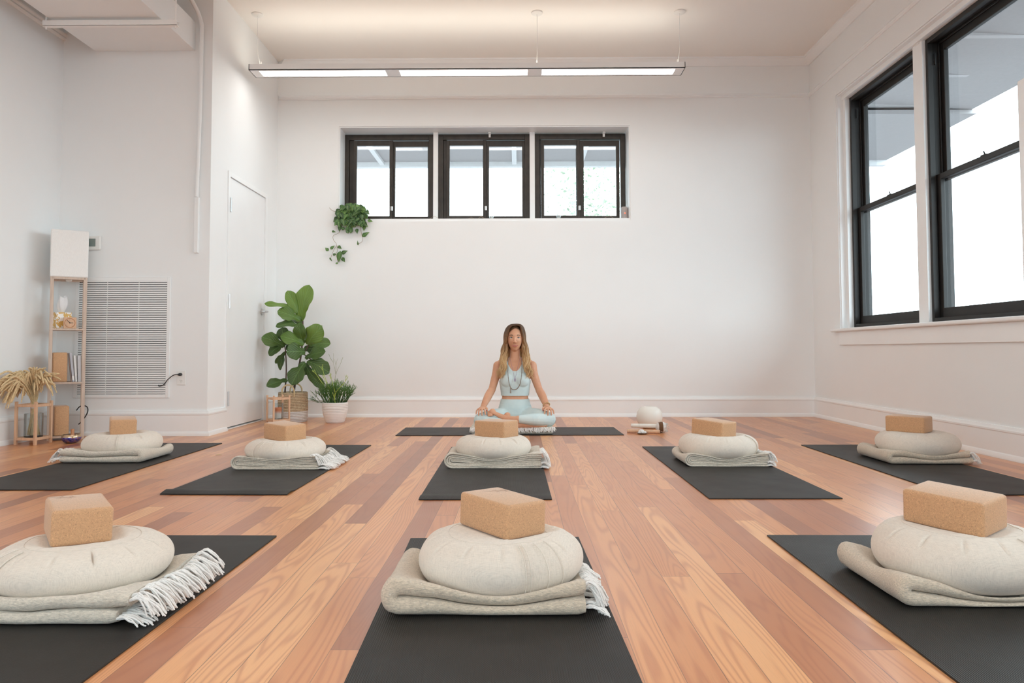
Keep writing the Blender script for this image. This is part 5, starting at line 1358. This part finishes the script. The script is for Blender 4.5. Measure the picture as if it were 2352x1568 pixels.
for s_ in (-1, 1):
    nl = 34
    for k in range(nl):
        u = (k+.5)/nl
        part = Vector((.010, -.074+.115*u, .893+.0155*math.sin(PI*min(1, u+.2))))
        th_ = (-PI/2+.82+u*1.9); ex = rng.uniform(0, .010)
        side = Vector((s_*(math.cos(th_)*(.0735+ex*.7)+.002), math.sin(th_)*(.088+ex*.5)-.008, .852-.01*rng.random()))
        ear = Vector((s_*(max(.0705, math.cos(th_)*(.077+ex*.7))+rng.uniform(0, .008)), math.sin(th_)*.068-.002, .765+rng.uniform(-.01, .01)))
        jaw = Vector((s_*(.082+rng.uniform(-.014, .026)), -.018+rng.uniform(-.03, .04), .690))
        sh = Vector((s_*(.092+rng.uniform(-.016, .028)), -.052+rng.uniform(-.02, .02), .605))
        down = Vector((s_*(.106+rng.uniform(-.028, .032)), -.078+rng.uniform(-.010, .012), .540))
        end = Vector((s_*(.124+rng.uniform(-.034, .030)), -.086+rng.uniform(-.008, .010), rng.uniform(.448, .520)))
        if u > .72:
            sh = Vector((s_*(.07*rng.random()+.02), .085, .60)); jaw = Vector((s_*(.06*rng.random()+.02), .075, .69)); down = Vector((sh.x, .105, .55)); end = Vector((sh.x, .105, .50))
        ph, am, fq = rng.uniform(0, 6.28), rng.uniform(.007, .015), rng.uniform(12, 17)
        pts_ = [part, (part*.52+side*.48)+Vector((s_*.013, math.sin(th_)*.010, .0165)), side, ear, jaw, sh, down, end]
        lock(pts_, .0085 if u < .72 else .009, ph, am, fq, Vector((0, 0, 0)))
        for q_ in range(8):
            ov = Vector((rng.gauss(0, .0046), rng.gauss(0, .004)-.003, 0)); p2 = list(pts_); p2[-1] = p2[-1]+Vector((rng.uniform(-.01, .01), 0, rng.uniform(-.02, .025)))
            lock(p2, rng.uniform(.0026, .0040), ph+rng.uniform(-.15, .15), am*rng.uniform(.9, 1.1), fq+rng.uniform(-.2, .2), ov)
hb.build('hair', M['hair'], pers, angle=180)
# necklace, pendant, bracelet
bd = MB(); pts = spline([(-.052, -.015, .625), (-.058, -.062, .565), (-.058, -.098, .48), (-.046, -.108, .40), (-.028, -.098, .365), (0, -.094, .358), (.022, -.098, .37), (.044, -.108, .41), (.056, -.098, .485), (.058, -.062, .565), (.052, -.015, .625)], 8)
M['beads'] = leaf_mat('mala_beads', (.22, .16, .12), (.62, .55, .48))
for p in pts: bd.ell(p, (.0036,)*3, 8, 6)
bd.tube(pts, .0009, 4); bd.build('bead_necklace', M['beads'], pers)
tz = MB(); tz.tube([(-.036, -.106, .372), (-.037, -.108, .352), (-.037, -.107, .328)], [.004, .003, .005], 8); tz.build('tassel', M['beads'], pers)
pd = MB(); pd.tube(spline([(-.046, -.012, .635), (-.036, -.055, .595), (-.020, -.090, .53), (0, -.098, .455), (.020, -.090, .53), (.036, -.055, .595), (.046, -.012, .635)], 6), .0009, 4); pd.tube([(0, -.100, .455), (0, -.102, .438), (0, -.100, .424)], [.003, .0055, .002], 6)
pd.build('pendant', plain('amethyst', (.30, .18, .32), .2), pers)
M['gold'] = plain('gold_beads', (.65, .45, .20), .3, .8)
br = MB(); dW = Vector((.05, -.16, -.16)).normalized(); cW = WR+Vector((-.006, .018, .016)); a1 = dW.orthogonal().normalized(); a2 = dW.cross(a1)
for k in range(18):
    a = 2*PI*k/18; br.ell(cW+a1*(math.cos(a)*.0285)+a2*(math.sin(a)*.0295), (.0045,)*3, 8, 6)
br.build('bracelet', M['gold'], pers)
# blanket she sits on
seat = blanket('folded cream blanket with knotted fringe that the woman sits on', -.40, .285, 6.075, 6.60, .058, None, layers=2, mat='blanket2', seed=30, soft=.9, fringe=False)
fb = MB(); rng = random.Random(31)
for k in range(60):
    x = -.385+k*.0114; 
    for q in range(6):
        xx = x+rng.uniform(-.008, .008); z = .056+rng.uniform(-.012, .003)
        fb.tube(spline([(xx, 6.10, .060), (xx+rng.uniform(-.008, .008), 6.072, z), (xx+rng.uniform(-.012, .012), 6.060, max(.012, z-rng.uniform(.012, .03)))], 3), [.0028, .0030, .0032, .0030, .0028, .0026, .0016], 6)
fb.build('fringe', M['fringe'], seat)
